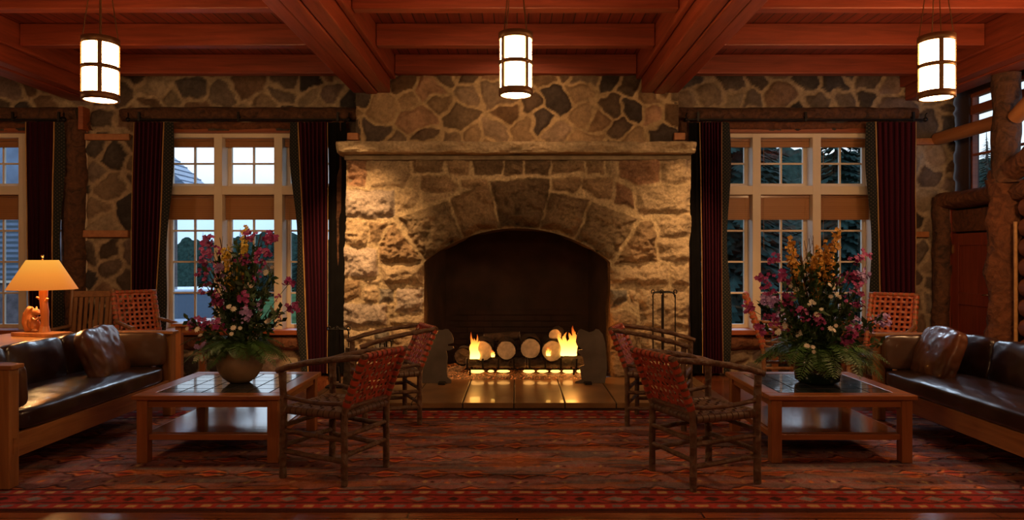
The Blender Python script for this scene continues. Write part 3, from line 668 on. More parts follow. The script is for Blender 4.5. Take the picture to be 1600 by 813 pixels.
w = thing('window_4', 'high side window above the log partition at right', 'window', (XR, wy0, wz0), kind='structure')
L = wy1-wy0; Hh = wz1-wz0
mb = MB().box(.02,.10,0,L,.90,1.0).box(.02,.09,0,L,0,.04).box(.02,.09,0,L,Hh-.04,Hh)
for k in (0, 3): mb.box(.03,.09,k*L/3-.02 if k else 0,k*L/3+.02 if k < 3 else L,0,Hh)
mb.box(.04,.08,0,L,.42,.445); mb.build('frame', M['trim'], w)
MB().box(.055,.06,0,L,0,Hh).build('pane', M['glass'], w)
o = rough_log('trim_20', (PX+.08, 6.7, 2.07), (PX+.08, 8.42, 2.07), .10, .12, M['redbark'], 51, n=18); tag(o, 'dark bark header log above the side door', kind='structure', cat='trim')
o = rough_log('trim_21', (PX+.06, 8.37, 0), (PX+.06, 8.37, 2.12), .11, .11, M['bark'], 52, n=16); tag(o, 'dark bark door post against the stone wall', kind='structure', cat='trim')
o = rough_log('trim_22', (PX+.02, 7.22, 0), (PX+.02, 7.22, 2.2), .19, .12, M['redbark'], 53, n=20, amp=.2); tag(o, 'thick reddish bark slab post right of the side door', kind='structure', cat='trim')
o = rough_log('trim_23', (PX-.02, 7.17, 2.16), (PX-.02, 7.17, 3.27), .125, .12, M['bark'], 54, n=18); tag(o, 'upright bark post standing on the partition in front of the high window', kind='structure', cat='trim')
o = rough_log('trim_24', (PX+.02, 8.40, 2.82), (PX+.02, 7.25, 2.82), .075, .075, M['peeled'], 55, n=14, amp=.03); tag(o, 'smooth orange log rail running from the stone wall to the bark post', kind='structure', cat='trim')
o = rough_log('trim_25', (PX-.03, 7.02, 2.80), (PX-.03, 6.2, 3.25), .075, .075, M['peeled'], 56, n=14, amp=.03); tag(o, 'smooth orange log brace rising out of frame at upper right', kind='structure', cat='trim')
MBc = MB().tube([(PX-.03,7.02,2.80),(PX-.03,7.0,2.81)], .074, 14); o = MBc.build('trim_26', M['peeled']); tag(o, 'sawn round end of the orange log brace at upper right', kind='structure', cat='trim')
o = rough_log('trim_27', (PX-.01, 7.28, 2.22), (PX-.01, 6.1, 2.62), .11, .12, M['redbark'], 57, n=16, amp=.2); tag(o, 'ragged bark rail sloping up at the right edge', kind='structure', cat='trim')
o = MB().tube([(PX-.02, 7.03, .0), (PX-.02, 7.03, 1.0), (PX-.03, 7.02, 1.76)], .018, 8, .1).build('trim_28', M['honey']); tag(o, 'thin pale peeled pole upright beside the bark slab post', kind='structure', cat='trim')
d = thing('door_1', 'reddish panelled side door with lever handle behind the right sofa', 'door', (PX+.10, 7.46, 0), kind='structure')
dz = 1.68; dl = .80
mb = MB().box(.0,.045,0,.12,0,dz).box(0,.045,dl-.12,dl,0,dz).box(0,.045,.12,dl-.12,0,.2).box(0,.045,.12,dl-.12,dz-.14,dz).box(0,.045,.12,dl-.12,.86,1.0).box(.02,.04,.1,dl-.1,.1,dz-.1)
mb.build('door_leaf', M['doorwood'], d, bevel=.008)
MB().box(.005,.05,-.02,dl+.02,dz+.02,1.95).build('transom_panel', M['redbark'], d, bevel=.006)
MB().box(-.02,.06,-.06,-.005,0,1.97).box(-.02,.06,dl+.005,dl+.06,0,1.97).build('door_frame', M['doorwood'], d, bevel=.006)
hd = MB().box(-.012,.0,.04,.075,.94,1.12).tube([(-.01,.058,1.0),(-.05,.058,1.0),(-.055,.17,.995)], .009, 8).build('lever_handle', M['brass'], d, bevel=.003)
for z in (.3, 1.45): MB().box(-.012,.004,dl-.02,dl+.01,z,z+.1).build('hinge', M['brass'], d)
# ------------------------------------------------------------------ rug
ru0, ru1, rv0, rv1 = -3.84, 3.84, 3.88, 6.40
xs = np.arange(ru0, ru1+.001, .011); ysr = np.arange(rv0, rv1+.001, .0095)
X, Y = np.meshgrid(xs, ysr, indexing='ij'); shp = X.shape; X = X.ravel(); Y = Y.ravel()
xw = X+.022*fbm(X*5, Y*5, 0, 3, 3); yw = Y+.026*fbm(X*5, Y*6, 4, 3, 4)
e = np.minimum(np.minimum(X-ru0, ru1-X), np.minimum(Y-rv0, rv1-Y)); RED = np.array((.36,.055,.03)); ORG = np.array((.50,.15,.05)); BLU = np.array((.15,.13,.14)); DRK = np.array((.06,.022,.018)); TN = np.array((.45,.27,.13))
row = (yw-rv0-.34-.14)/.33; ri = np.floor(row+.5); t = row-ri; s = xw/.28+.5*(ri % 2)*.0; sf = s-np.floor(s+.5)
wav = .5-.10*np.cos(2*PI*s)-.03*np.cos(6*PI*s)
col = np.repeat(RED[None], len(X), 0)*1.0
def put(mask, c):
    global col
    col = col*(1-mask[:,None])+np.asarray(c)[None]*mask[:,None]
at_ = np.abs(t)
put(.8*sstep(wav-.13, wav-.18, at_), BLU*.75+RED*.25)
put(sstep(.05, .02, np.abs(at_-(wav-.13))), DRK)
put(sstep(.05, .015, np.abs(at_-(wav-.06))), ORG)
put(sstep(.035, .015, np.abs(at_-.49-.0*sf)), DRK)
put(sstep(.07, .04, np.abs(sf)+at_*.45), TN*.9)
put(sstep(.05, .03, np.sqrt((np.abs(sf)-.14)**2+(t*.9)**2)), DRK)
put(sstep(.09, .05, np.sqrt((np.abs(sf)-.5)**2*1.5+(t*1.0)**2)), ORG*.9)
put(.8*sstep(.03, .0, np.abs(np.abs(sf)-.32-.1*np.sin(t*9))), BLU*1.25)
ab = sstep(.25, .75, .5+.5*fbm(X*2.6, Y*11, 0, 4, 77)); col = col*(.55+.75*ab)[:,None]; pt = .55*sstep(.15, .5, fbm(X*2.2, Y*13, 3, 4, 78)); put(pt, BLU*1.1); pt = .5*sstep(.2, .55, fbm(X*2.2, Y*14, 7, 4, 79)); put(pt, ORG*.8)
# border: red band with blue diamonds and dashes
bd = sstep(.345, .335, e); u = np.where(np.minimum(X-ru0, ru1-X) < np.minimum(Y-rv0, rv1-Y), yw, xw); ew = e+.004*fbm(X*20, Y*20, 0, 2, 6)
bcol = np.repeat(np.array((.30,.035,.03))[None], len(X), 0)
def bput(mask, c):
    global bcol
    bcol = bcol*(1-mask[:,None])+np.asarray(c)[None]*mask[:,None]
dm = np.abs((u/.37) % 1-.5)*.37; 
bput(sstep(.11, .10, dm*1.0+np.abs(ew-.17)*1.5), DRK*1.3); bput(sstep(.09, .08, dm+np.abs(ew-.17)*1.5), (.34,.06,.04)); bput(sstep(.055, .045, dm+np.abs(ew-.17)*1.3), BLU*1.3)
dm2 = np.abs(((u/.37)+.5) % 1-.5)*.37; bput(sstep(.05, .04, dm2+np.abs(ew-.17)*1.1), DRK)
for ec_ in (.055, .285):
    k = np.floor(u/.1); dd = np.abs(u/.1-k-.5)*.1; cc = np.where((k % 2)[:,None] == 0, TN[None], BLU[None]*1.2)
    mk = sstep(.034, .028, dd+.3*np.abs(ew-ec_))*sstep(.022, .014, np.abs(ew-ec_)); bcol = bcol*(1-mk[:,None])+cc*mk[:,None]
bput(sstep(.014, .006, np.abs(ew-.105)), DRK); bput(sstep(.014, .006, np.abs(ew-.235)), DRK); bput(sstep(.02, .012, np.abs(ew-.33)), DRK); bput(sstep(.022, .014, ew), DRK)
col = col*(1-bd[:,None])+bcol*bd[:,None]; col = np.clip(col*(1+.12*fbm(X*40, Y*12, 0, 2, 9))[:,None], .01, 1)
zz = .012+.0015*fbm(X*3, Y*3, 0, 2, 15); zz[e < .004] = .001
rug = np_mesh('rug', np.stack([X, Y, zz], 1), grid_faces(*shp), M['rug'], None, col)
tag(rug, 'large red patterned wool rug with a diamond border in front of the hearth', 'rug')
RZ = .0145
# ------------------------------------------------------------------ hickory armchairs
def weave(mb, O, U, Vd, Nd, W, H, nu, nv, fr, amp, wrap=0):
    O, U, Vd, Nd = Vector(O), Vector(U), Vector(Vd), Vector(Nd); du, dv = W/nu, H/nv
    for j in range(nv):
        pts = []
        K = nu*4
        for k in range(K+1):
            s_ = W*k/K; pts.append(O+U*s_+Vd*((j+.5)*dv)+Nd*(amp*math.cos(PI*(s_/du-.5+j))))
        if wrap: pts = [pts[0]-Nd*wrap*1.6-U*.005, pts[0]-Nd*wrap*.8-U*.014]+pts+[pts[-1]-Nd*wrap*.8+U*.014, pts[-1]-Nd*wrap*1.6+U*.005]
        mb.ribbon(pts, Vd, dv*fr, .003)
    for i in range(nu):
        pts = []
        K = nv*4
        for k in range(K+1):
            s_ = H*k/K; pts.append(O+Vd*s_+U*((i+.5)*du)-Nd*(amp*math.cos(PI*(s_/dv-.5+i))))
        if wrap: pts = [pts[0]-Nd*wrap*1.6-Vd*.005, pts[0]-Nd*wrap*.8-Vd*.014]+pts+[pts[-1]-Nd*wrap*.8+Vd*.014, pts[-1]-Nd*wrap*1.6+Vd*.005]
        mb.ribbon(pts, U, du*fr, .003)
def pole(p, r, seed, n=9, rough=.07):
    p = [Vector(q) for q in p]; pts = []
    for i in range(len(p)-1):
        k = max(2, int((p[i+1]-p[i]).length/.05))
        for j in range(k): pts.append(p[i].lerp(p[i+1], j/k))
    pts.append(p[-1]); rg = random.Random(seed)
    off = Vector((0,0,0)); out = []
    for i, q in enumerate(pts):
        f = min(1, i*.5, (len(pts)-1-i)*.5); out.append(q+Vector((rg.uniform(-1,1), rg.uniform(-1,1), rg.uniform(-1,1)))*.0015*f)
    rs = [r*(1+rg.uniform(-.05,.06)) for _ in pts]
    return MB().tube(out, rs, n, rough*.3, seed=seed)
def curve3(a, b_, c_, n=8):
    a, b_, c_ = Vector(a), Vector(b_), Vector(c_); return [a*(1-t)**2+b_*2*t*(1-t)+c_*t*t for t in [i/n for i in range(n+1)]]
def hickory_chair(name, label, cat, tall=False, group=None, strapmat='strap'):
    root = thing(name, label, cat, group=group); H = M['hickory'] if not tall else M['peeledpole']
    zt = .79 if not tall else 1.02; lean = .14 if not tall else .19
    for s_ in (-1, 1):
        pole([(-.225,s_*.22,0),(-.225,s_*.22,.44),(-.225-lean*.45,s_*.215,(.44+zt)/2),(-.225-lean,s_*.21,zt)], .0215, 3+s_).build('leg', H, root)
        pole([(.235,s_*.24,0),(.23,s_*.24,.45),(.235,s_*.245,.665)], .0235, 8+s_).build('leg', H, root)
        za = zt-.02 if not tall else .70; xa = -.225-lean*(1 if not tall else .48)
        pole(curve3((xa-.01,s_*.215,za+.015),(.0,s_*.262,za-.01),(.275,s_*.248,.672),8), .0195, 14+s_).build('arm', H, root)
        pole(curve3((-.25,s_*.225,.50),(.0,s_*.25,.475),(.23,s_*.24,.515),6), .014, 20+s_).build('arm_rail', H, root)
        for z, q in ((.285,0),(.155,1)): pole([(-.225,s_*.22,z-.01),(.23,s_*.24,z+.012)], .0165, 24+s_+q*5).build('stretcher', H, root)
    for z in (.20, .33): pole([(.232,-.24,z),(.232,.24,z)], .0155, 31+int(z*100)).build('stretcher', H, root)
    for z in (.18, .30): pole([(-.225,-.22,z),(-.225,.22,z)], .0155, 41+int(z*100)).build('stretcher', H, root)
    B0 = Vector((-.232,-.20,.475)); B1 = Vector((-.225-lean,-.195,zt)); vd = (B1-B0); hh = vd.length; vd.normalize(); nd = Vector((0,1,0)).cross(vd)
    pole([(-.225-lean,-.235,zt),(-.225-lean,.235,zt)], .018, 50).build('back_rail', H, root)
    pole([(-.235,-.22,.47),(-.235,.22,.47)], .016, 51).build('back_rail', H, root)
    mb = MB(); weave(mb, B0, (0,1,0), vd, nd, .40, hh, 8, 7 if not tall else 11, .47, .005, .012)
    # straps lapped round the two posts
    nvx = 7 if not tall else 11
    for s_ in (-1, 1):
        for j in range(nvx):
            c_ = B0+vd*((j+.5)*hh/nvx); c_.y = s_*(.217-.005*j/nvx)
            mb.tube([c_-vd*hh/nvx*.3, c_, c_+vd*hh/nvx*.3], .0275, 9)
    for i in range(8):
        y = -.20+(i+.5)*.05; mb.tube([(-.225-lean,y-.016,zt),(-.225-lean,y,zt),(-.225-lean,y+.016,zt)], .0215, 9)
    mb.build('woven_back', M[strapmat], root)
    mb = MB()
    weave(mb, (-.215,-.215,.435), (1,0,0), (0,1,0), (0,0,1), .43, .43, 10, 10, .86, .006, .022)
    for i in range(10):
        y = -.215+(i+.5)*.043
        mb.tube([(.225,y-.019,.425),(.225,y,.425),(.225,y+.019,.425)], .028, 9); mb.tube([(-.222,y-.019,.425),(-.222,y,.425),(-.222,y+.019,.425)], .026, 9)
        mb.tube([(y-.019,.222,.425),(y,.222,.425),(y+.019,.222,.425)], .027, 9); mb.tube([(y-.019,-.222,.425),(y,-.222,.425),(y+.019,-.222,.425)], .027, 9)
    mb.build('woven_seat', M['seatstrap'], root)
    return root
M['peeledpole'] = bark_mat('peeled_pole', (.20,.08,.03), (.42,.20,.08), .5)
def seatpos(ax, ay, bx_, by_, cx_, cy_):   # centre from three leg points
    return (bx_+cx_)/2, (by_+cy_)/2
ch = hickory_chair('hickory_armchair', 'near right hickory armchair with red woven leather back, beside the right coffee table', 'armchair', group='hickory armchairs round the hearth')
ch.location = (1.17, 4.462, RZ); ch.rotation_euler = (0,0,math.radians(22))
dup(ch, (-1.165, 4.566, RZ), math.radians(180-24), 'near left hickory armchair with red woven leather back, beside the left coffee table')
dup(ch, (-1.107, 5.95, RZ), math.radians(180+25), 'far left hickory armchair facing inward, nearest the left end of the hearth')
dup(ch, (1.195, 5.94, RZ), math.radians(-20), 'far right hickory armchair facing inward, nearest the right end of the hearth')
c2 = hickory_chair('woven_chair', 'tall woven-back chair at the window table behind the left sofa', 'chair', True, 'woven chairs by the windows', 'backstrap')
c2.location = (-3.98, 7.60, 0); c2.rotation_euler = (0,0,math.radians(-42))
dup(c2, (3.62, 6.98, 0), math.radians(180+48), 'tall orange woven-back chair by the window behind the right sofa')
dup(c2, (2.80, 7.30, 0), math.radians(-20), 'tall woven-back chair half hidden behind the right flower arrangement')
# slat-back wooden chair by the stone pier
sc = thing('slat_back_chair', 'dark wooden slat-back chair against the stone pier behind the table lamp', 'chair', (-4.78, 7.72, 0), math.radians(-80))
for s_ in (-1, 1):
    MB().tube([(-.2,s_*.2,0),(-.2,s_*.2,.42),(-.30,s_*.21,1.04)], .022, 8).build('leg', M['oak_z'], sc)
    MB().tube([(.2,s_*.22,0),(.2,s_*.22,.62)], .022, 8).build('leg', M['oak_z'], sc)
    MB().box(-.28,.26,s_*.22-.035,s_*.22+.035,.62,.645).build('arm', M['oak_z'], sc, bevel=.008)
    MB().tube([(-.2,s_*.2,.2),(.2,s_*.22,.2)], .014, 8).build('stretcher', M['oak_z'], sc)
MB().box(-.22,.24,-.22,.22,.40,.43).build('seat', M['oak'], sc, bevel=.01)
mb = MB()
Mr = Matrix.Translation((-.205,0,.46)) @ Matrix.Rotation(-.16, 4, 'Y')
MB().box(-.012,.012,-.2,.2,.50,.57,Mr).build('top_rail', M['oak'], sc, bevel=.006); MB().box(-.012,.012,-.2,.2,0,.05,Mr).build('lower_rail', M['oak'], sc, bevel=.006)
for k in range(7): MB().box(-.006,.006,-.165+k*.055-.017,-.165+k*.055+.017,.05,.50,Mr).build('slat', M['oak_z'], sc)
# ------------------------------------------------------------------ coffee tables
def coffee_table(label, loc):
    t = thing('coffee_table', label, 'coffee table', loc, group='tile-topped coffee tables'); h = .46
    mb = MB(); w = .11
    
    for q in (-.5,.5-w): MB().box(-.5,.5,q,q+w,h-.032,h).build('top_frame', M['cherry'], t, bevel=.006)
    for q in (-.5,.5-w): MB().box(q,q+w,-.5+w+.001,.5-w-.001,h-.032,h).build('top_frame', M['cherry_y'], t, bevel=.006)
    MB().box(-.39,.39,-.39,.39,h-.03,h-.008).build('tile_bed', M['grout'], t)
    mb = MB(); n = 5; c_ = .778/n
    for i in range(n):
        for j in range(n): mb.box(-.389+i*c_+.004,-.389+(i+1)*c_-.004,-.389+j*c_+.004,-.389+(j+1)*c_-.004,h-.012,h-.001)
    mb.build('tile_inlay', M['slate'], t, bevel=.002)
    for sx in (-1,1):
        for sy in (-1,1): MB().box(sx*.44-.036,sx*.44+.036,sy*.44-.036,sy*.44+.036,0,h-.033).build('leg', M['cherry_z'], t, bevel=.004)
    for s_ in (-1,1):
        MB().box(-.404,.404,s_*.45-.012,s_*.45+.012,h-.085,h-.033).build('apron', M['cherry'], t); MB().box(s_*.45-.012,s_*.45+.012,-.404,.404,h-.085,h-.033).build('apron', M['cherry_y'], t)
        MB().box(-.404,.404,s_*.44-.014,s_*.44+.014,.15,.19).build('stretcher', M['cherry'], t, bevel=.003); MB().box(s_*.44-.014,s_*.44+.014,-.404,.404,.15,.19).build('stretcher', M['cherry_y'], t, bevel=.003)
    MB().box(-.425,.425,-.425,.425,.178,.196).build('shelf', M['shelf'], t)
    return t
ct = coffee_table('tile-topped wooden coffee table at left under the clay vase of flowers', (-2.09, 5.22, RZ))
dup(ct, (2.19, 5.22, RZ), 0, 'tile-topped wooden coffee table at right under the dark green vase of flowers')
# ------------------------------------------------------------------ sofas
def cushion(name, lx, ly, lz, mat, parent, loc, rot=(0,0,0), p=.42, wr=.012, seed=1, n=26, smooth=True):
    """rounded upholstered block, half sizes lx,ly,lz; wr = wrinkle depth"""
    V, Fa = [], []
    def face(ax, sg):
        b_ = len(V)
        for i in range(n):
            for j in range(n):
                q = [0,0,0]; q[ax] = sg; q[(ax+1) % 3] = -1+2*i/(n-1); q[(ax+2) % 3] = -1+2*j/(n-1); V.append(q)
        for i in range(n-1):
            for j in range(n-1):
                a = b_+i*n+j; f_ = (a, a+n, a+n+1, a+1); Fa.append(f_ if sg > 0 else f_[::-1])
    for ax in range(3):
        for sg in (-1, 1): face(ax, sg)
    V = np.array(V, float); k = 1/p*2.2
    nr = (np.abs(V)**k).sum(1)**(1/k); D = V/nr[:,None]
    S = np.array((lx, ly, lz)); P = D*S
    thin = int(np.argmin(S)); o2 = [a for a in range(3) if a != thin]
    puff = (1-np.abs(D[:,o2[0]])**2.2)*(1-np.abs(D[:,o2[1]])**2.2); P[:,thin] *= .74+.30*np.clip(puff, 0, 1)
    L_ = np.linalg.norm(D, axis=1, keepdims=True); w_ = wr*fbm(P[:,0]*9+seed, P[:,1]*9, P[:,2]*9, 3, seed)+wr*.8*(1-np.abs(fbm(P[:,0]*6, P[:,1]*6+seed, P[:,2]*6, 2, seed+5))*1.6)
    P = P+D/L_*w_[:,None]
    o = np_mesh(name, P, Fa, mat, parent); o.location = loc; o.rotation_euler = rot
    import bmesh
    b_ = bmesh.new(); b_.from_mesh(o.data); bmesh.ops.remove_doubles(b_, verts=b_.verts, dist=.0006); b_.to_mesh(o.data); b_.free()
    return o
def sofa(label, loc, rz, Ln):
    s = thing('leather_sofa', label, 'sofa', loc, rz, 'leather settles facing each other'); h = Ln/2
    for y in (-1, 1):
        MB().box(-.075,.0,y*h-(.085 if y > 0 else 0),y*h+(.085 if y < 0 else 0),0,.715).build('post', M['oak_z'], s, bevel=.006)
        MB().box(-.74,-.665,y*h-(.085 if y > 0 else 0),y*h+(.085 if y < 0 else 0),0,.715).build('post', M['oak_z'], s, bevel=.006)
        ya, yb = sorted((y*h+y*.012, y*h-y*.10)); MB().box(-.75,.022,ya,yb,.715,.742).build('arm_cap', M['oak'], s, bevel=.005)
        yc = y*(h-.042)
        MB().box(-.665,-.075,yc-.014,yc+.014,.62,.715).build('side_rail', M['oak'], s); MB().box(-.665,-.075,yc-.014,yc+.014,.165,.31).build('side_rail', M['oak'], s)
        for k in range(6): xx = -.62+k*.1; MB().box(xx-.03,xx+.03,yc-.007,yc+.007,.31,.62).build('side_slat', M['oak_z'], s)
        MB().box(.0005,.004,y*(h-.05)-.018,y*(h-.05)+.018,.2,.3).build('tenon', M['oak'], s)
    MB().box(-.055,-.018,-h+.085,h-.085,.168,.312).build('front_rail', M['oak_y'], s, bevel=.005)
    MB().box(-.72,-.69,-h+.085,h-.085,.165,.31).build('back_rail', M['oak_y'], s); MB().box(-.73,-.675,-h+.085,h-.085,.655,.70).build('back_rail', M['oak_y'], s, bevel=.004)
    for k in range(12): y = -h+.2+k*(Ln-.4)/11; MB().box(-.712,-.698,y-.03,y+.03,.31,.655).build('back_slat', M['oak_z'], s)
    MB().box(-.69,-.06,-h+.09,h-.09,.26,.30).build('seat_deck', M['oak_y'], s)
    cushion('seat_cushion', .345, h-.095, .092, M['leather'], s, (-.345,0,.378), p=.3, wr=.004, n=40)
    w_ = (Ln-.2)/3
    for k in range(3):
        cushion('back_cushion', .085, w_/2+.002, .175, M['leather'], s, (-.572,-h+.1+w_*(k+.5),.595), (0,-.16,0), p=.34, wr=.006, seed=k+3)
    for y in (-1, 1): cushion('arm_cushion', .29, .06, .145, M['armleather'], s, (-.31,y*(h-.155),.59), (y*-.10,0,0), p=.32, wr=.004, seed=9)
    return s
M['armleather'] = simple('arm_leather', (.06,.026,.014), .3, var=.3, scale=5, bump=.1, coat=.2)
sofa('dark brown leather settle with oak frame at the left edge, back to the lamp table', (-3.03, 5.225, RZ), 0, 2.05)
sofa('dark brown leather settle with oak frame at the right edge, back to the side door', (3.06, 5.02, RZ), PI, 2.10)
for (x, y, rz, ry, lab) in [(-3.345, 5.66, .10, -.36, 'crumpled brown leather pillow at the far end of the left settle'), (3.375, 5.62, PI-.10, -.36, 'crumpled brown leather pillow at the far end of the right settle')]:
    o = cushion('throw_pillow', .07, .29, .215, M['pillow'], None, (x, y, .635), p=.46, wr=.012, seed=int(x*7)+40, n=34); o.rotation_euler = (.05, ry, rz); o.location.x -= math.copysign(.02, x)
    tag(o, lab, 'pillow', 'leather throw pillows')
# ------------------------------------------------------------------ lamp table and lamp
lt = thing('console_table', 'honey-coloured rounded-end table standing behind the left settle', 'table', (-4.10, 5.3, 0))
pts = [(-.29,-.95),(.29,-.95),(.29,.70)]+[(.29*math.cos(a), .70+.25*math.sin(a)) for a in np.linspace(.2, PI-.2, 9)]+[(-.29,.70)]
mb = MB(); n = len(pts); mb.add([(p[0],p[1],.712) for p in pts]+[(p[0],p[1],.748) for p in pts], [tuple(range(n))[::-1], tuple(range(n,2*n))]+[(i,(i+1)%n,n+(i+1)%n,n+i) for i in range(n)]); mb.build('table_top', M['honey'], lt, bevel=.006)
MB().box(-.24,.24,-.86,.72,.62,.711).build('apron', M['oak_y'], lt)
for sx in (-.22,.22):
    for sy in (-.84,.70): MB().box(sx-.035,sx+.035,sy-.035,sy+.035,0,.619).build('leg', M['oak_z'], lt, bevel=.004)
LX, LY, LZ = -3.95, 5.86, .749
lp = thing('table_lamp', 'lit orange cone-shade lamp with carved wooden squirrel on the table behind the left settle', 'lamp', (LX, LY, LZ), math.radians(-14))
MB().box(-.23,.21,-.09,.09,.0,.032).build('base_board', M['carve'], lp, bevel=.006)
tr = pole([(.02,0,.03),(.025,.0,.15),(.01,0,.30),(.005,0,.42)], .032, 5); tr.tube([(.02,0,.27),(.055,-.01,.30),(.062,-.012,.315)], [.014,.012,.010], 8); tr.tube([(.0,-.02,.31),(-.03,-.03,.325)], [.012,.009], 8); tr.tube([(.02,0,.03),(.022,0,.08)], [.046,.034], 10)
tr.build('trunk_stem', M['carve'], lp)
sq = MB()
sq.sph((-.095,0,.11), (.045,.045,.075)); sq.sph((-.065,-.005,.085), (.038,.042,.05)); sq.sph((-.07,0,.195), (.034,.032,.034)); sq.sph((-.043,0,.188), (.018,.016,.015)); sq.sph((-.085,.02,.228), (.010,.008,.018)); sq.sph((-.085,-.02,.228), (.010,.008,.018))
sq.tube([(-.10,0,.045),(-.145,0,.05),(-.165,0,.11),(-.155,0,.18),(-.125,0,.225),(-.10,0,.225)], [.02,.034,.038,.036,.028,.014], 12)
sq.tube([(-.07,-.03,.15),(-.04,-.035,.13),(-.032,-.012,.15)], [.013,.011,.008], 8); sq.tube([(-.07,.03,.15),(-.04,.035,.13),(-.032,.012,.15)], [.013,.011,.008], 8); sq.sph((-.05,-.03,.045), (.035,.016,.014)); sq.sph((-.05,.03,.045), (.035,.016,.014))
so = sq.build('carved_squirrel', M['carve'], lp)
rm = so.modifiers.new('Remesh', 'REMESH'); rm.mode = 'VOXEL'; rm.voxel_size = .005; rm.use_smooth_shade = True
sh = MB().lathe([(.255,.388),(.115,.632),(.113,.632),(.252,.388),(.255,.388)], 72, smooth=False); sh.build('lamp_shade', M['shade'], lp)
MB().tube([(.0,0,.42),(.0,0,.66)], .006, 8).sph((0,0,.665), .012).tube([(-.115,0,.63),(.115,0,.63)], .003, 6).tube([(0,-.115,.63),(0,.115,.63)], .003, 6).build('finial', M['brass'], lp)
MB().sph((0,0,.51), (.032,.032,.045)).build('bulb', emis('bulb_glow', (1,.55,.2), 6), lp)
# ------------------------------------------------------------------ window side tables
def side_table(label, loc):
    t = thing('side_table', label, 'table', loc, group='square tables by the windows')
    MB().box(-.33,.33,-.33,.33,.705,.735).build('table_top', M['cherry'], t, bevel=.005)
    for sx in (-1,1):
        for sy in (-1,1): MB().box(sx*.27-.03,sx*.27+.03,sy*.27-.03,sy*.27+.03,0,.704).build('leg', M['cherry_z'], t, bevel=.004)
    for s_ in (-1,1): MB().box(-.24,.24,s_*.27-.012,s_*.27+.012,.64,.704).build('apron', M['cherry'], t); MB().box(s_*.27-.012,s_*.27+.012,-.24,.24,.64,.704).build('apron', M['cherry_y'], t)
    return t
st = side_table('square reddish table by the window beyond the left settle', (-3.16, 7.42, 0))
dup(st, (3.25, 7.87, 0), 0, 'square reddish table by the window behind the right flower arrangement')
# ------------------------------------------------------------------ lanterns
def lantern(label, x, y, rz):
    t = thing('pendant_lantern', label, 'lantern', (x, y, 2.55), rz, 'cylindrical ceiling lanterns'); R_, H_ = .112, .44
    for z in (0, .215, H_-.045):
        h_ = .05 if z != .215 else .03
        MB().lathe([(R_+.004,z),(R_+.010,z+.003),(R_+.010,z+h_-.003),(R_+.004,z+h_),(R_-.006,z+h_),(R_-.006,z),(R_+.004,z)], 40).build('ring', M['bronze'], t)
    for k in range(4):
        a = PI/4+k*PI/2; Mr = Matrix.Rotation(a, 4, 'Z')
        MB().box(R_-.004,R_+.009,-.0145,.0145,.02,H_-.02,Mr).build('bar', M['bronze'], t)
        MB().tube([((R_+.0)*math.cos(a),(R_+.0)*math.sin(a),H_-.01),(.05*math.cos(a),.05*math.sin(a),CEIL-2.555-.25),(.03*math.cos(a),.03*math.sin(a),CEIL-2.555-.02)], .0042, 6).build('hanging_rod', M['bronze'], t)
        pts = [(R_*math.cos(a+j*PI/20), R_*math.sin(a+j*PI/20)) for j in range(11)]
        g = MB(); vs = [(p[0],p[1],.03) for p in pts]+[(p[0],p[1],H_-.03) for p in pts]; g.add(vs, [(j,j+1,12+j,11+j) for j in range(10)], True); g.build('glass_panel', M['lantern'], t)
    MB().lathe([(.001,.006),(R_-.008,.006),(R_-.008,.010)], 40).build('bottom_diffuser', M['lantern'], t)
    MB().lathe([(.0,0),(.075,0),(.06,.02),(.0,.022)], 24, (0,0,CEIL-2.555-.024)).build('canopy', M['bronze'], t)
    MB().lathe([(.001,H_-.012),(R_,H_-.012),(R_,H_),(.001,H_)], 32).build('top_cap', M['bronze'], t)
    return t
ln = lantern('lit cylindrical lantern hanging in front of the chimney, centre of three', pxX(806, 5.0), 5.0, math.radians(-4))
dup(ln, (pxX(157, 5.0), 5.0, 2.515), math.radians(-17), 'lit cylindrical lantern hanging at the left, above the left settle')
dup(ln, (pxX(1463, 5.0), 5.0, 2.53), math.radians(29), 'lit cylindrical lantern hanging at the right, above the right settle')
# ------------------------------------------------------------------ fire, logs, grate, andirons, tools
HZ = .07
eb = []; xs = np.arange(-.88, .881, .02); ysr = np.arange(7.70, 8.6, .02)
X, Y = np.meshgrid(xs, ysr, indexing='ij'); shp = X.shape
Z = HZ+.012+.02*np.abs(fbm(X*14, Y*14, 0, 3, 91))+.02*sstep(7.70, 7.85, Y); Z[(X < -.87) | (X > .87) | (Y < 7.705)] = HZ+.001
o = np_mesh('ember_bed', np.stack([X, Y, Z], -1).reshape(-1,3), grid_faces(*shp), M['ember']); tag(o, 'bed of small glowing embers across the firebox floor', 'embers', kind='stuff')
gr = thing('fire_grate', 'black iron fire grate holding the logs in the hearth', 'grate', (0, 7.85, HZ+.003))
x0, x1 = pxX(726, 7.8), pxX(905, 7.8)
mb = MB().box(x0,x1,-.06,-.045,.085,.10).box(x0,x1,.30,.315,.085,.10); mb.build('rail', M['iron'], gr)
for k in range(8):
    x = x0+.03+k*(x1-x0-.06)/7
    MB().tube([(x,-.055,.09),(x,-.06,.21)], .010, 6).build('upright', M['iron'], gr); MB().tube([(x,-.055,.095),(x,.31,.095)], .010, 6).build('grate_bar', M['iron'], gr)
for x in (x0+.06, x1-.06):
    for y in (-.05, .305): MB().tube([(x,y,.0),(x,y,.09)], .012, 6).build('foot', M['iron'], gr)
o = MB()
for (a, b_, h_) in [(732,757,.03),(762,772,.018),(776,797,.022),(817,836,.028),(839,857,.022),(860,876,.024),(879,898,.032),(901,912,.024)]:
    o.sph(((pxX((a+b_)/2, 7.82)), 7.84, HZ+.066), ((b_-a)/2/F*7.8, .03, h_*.75), 12, 6)
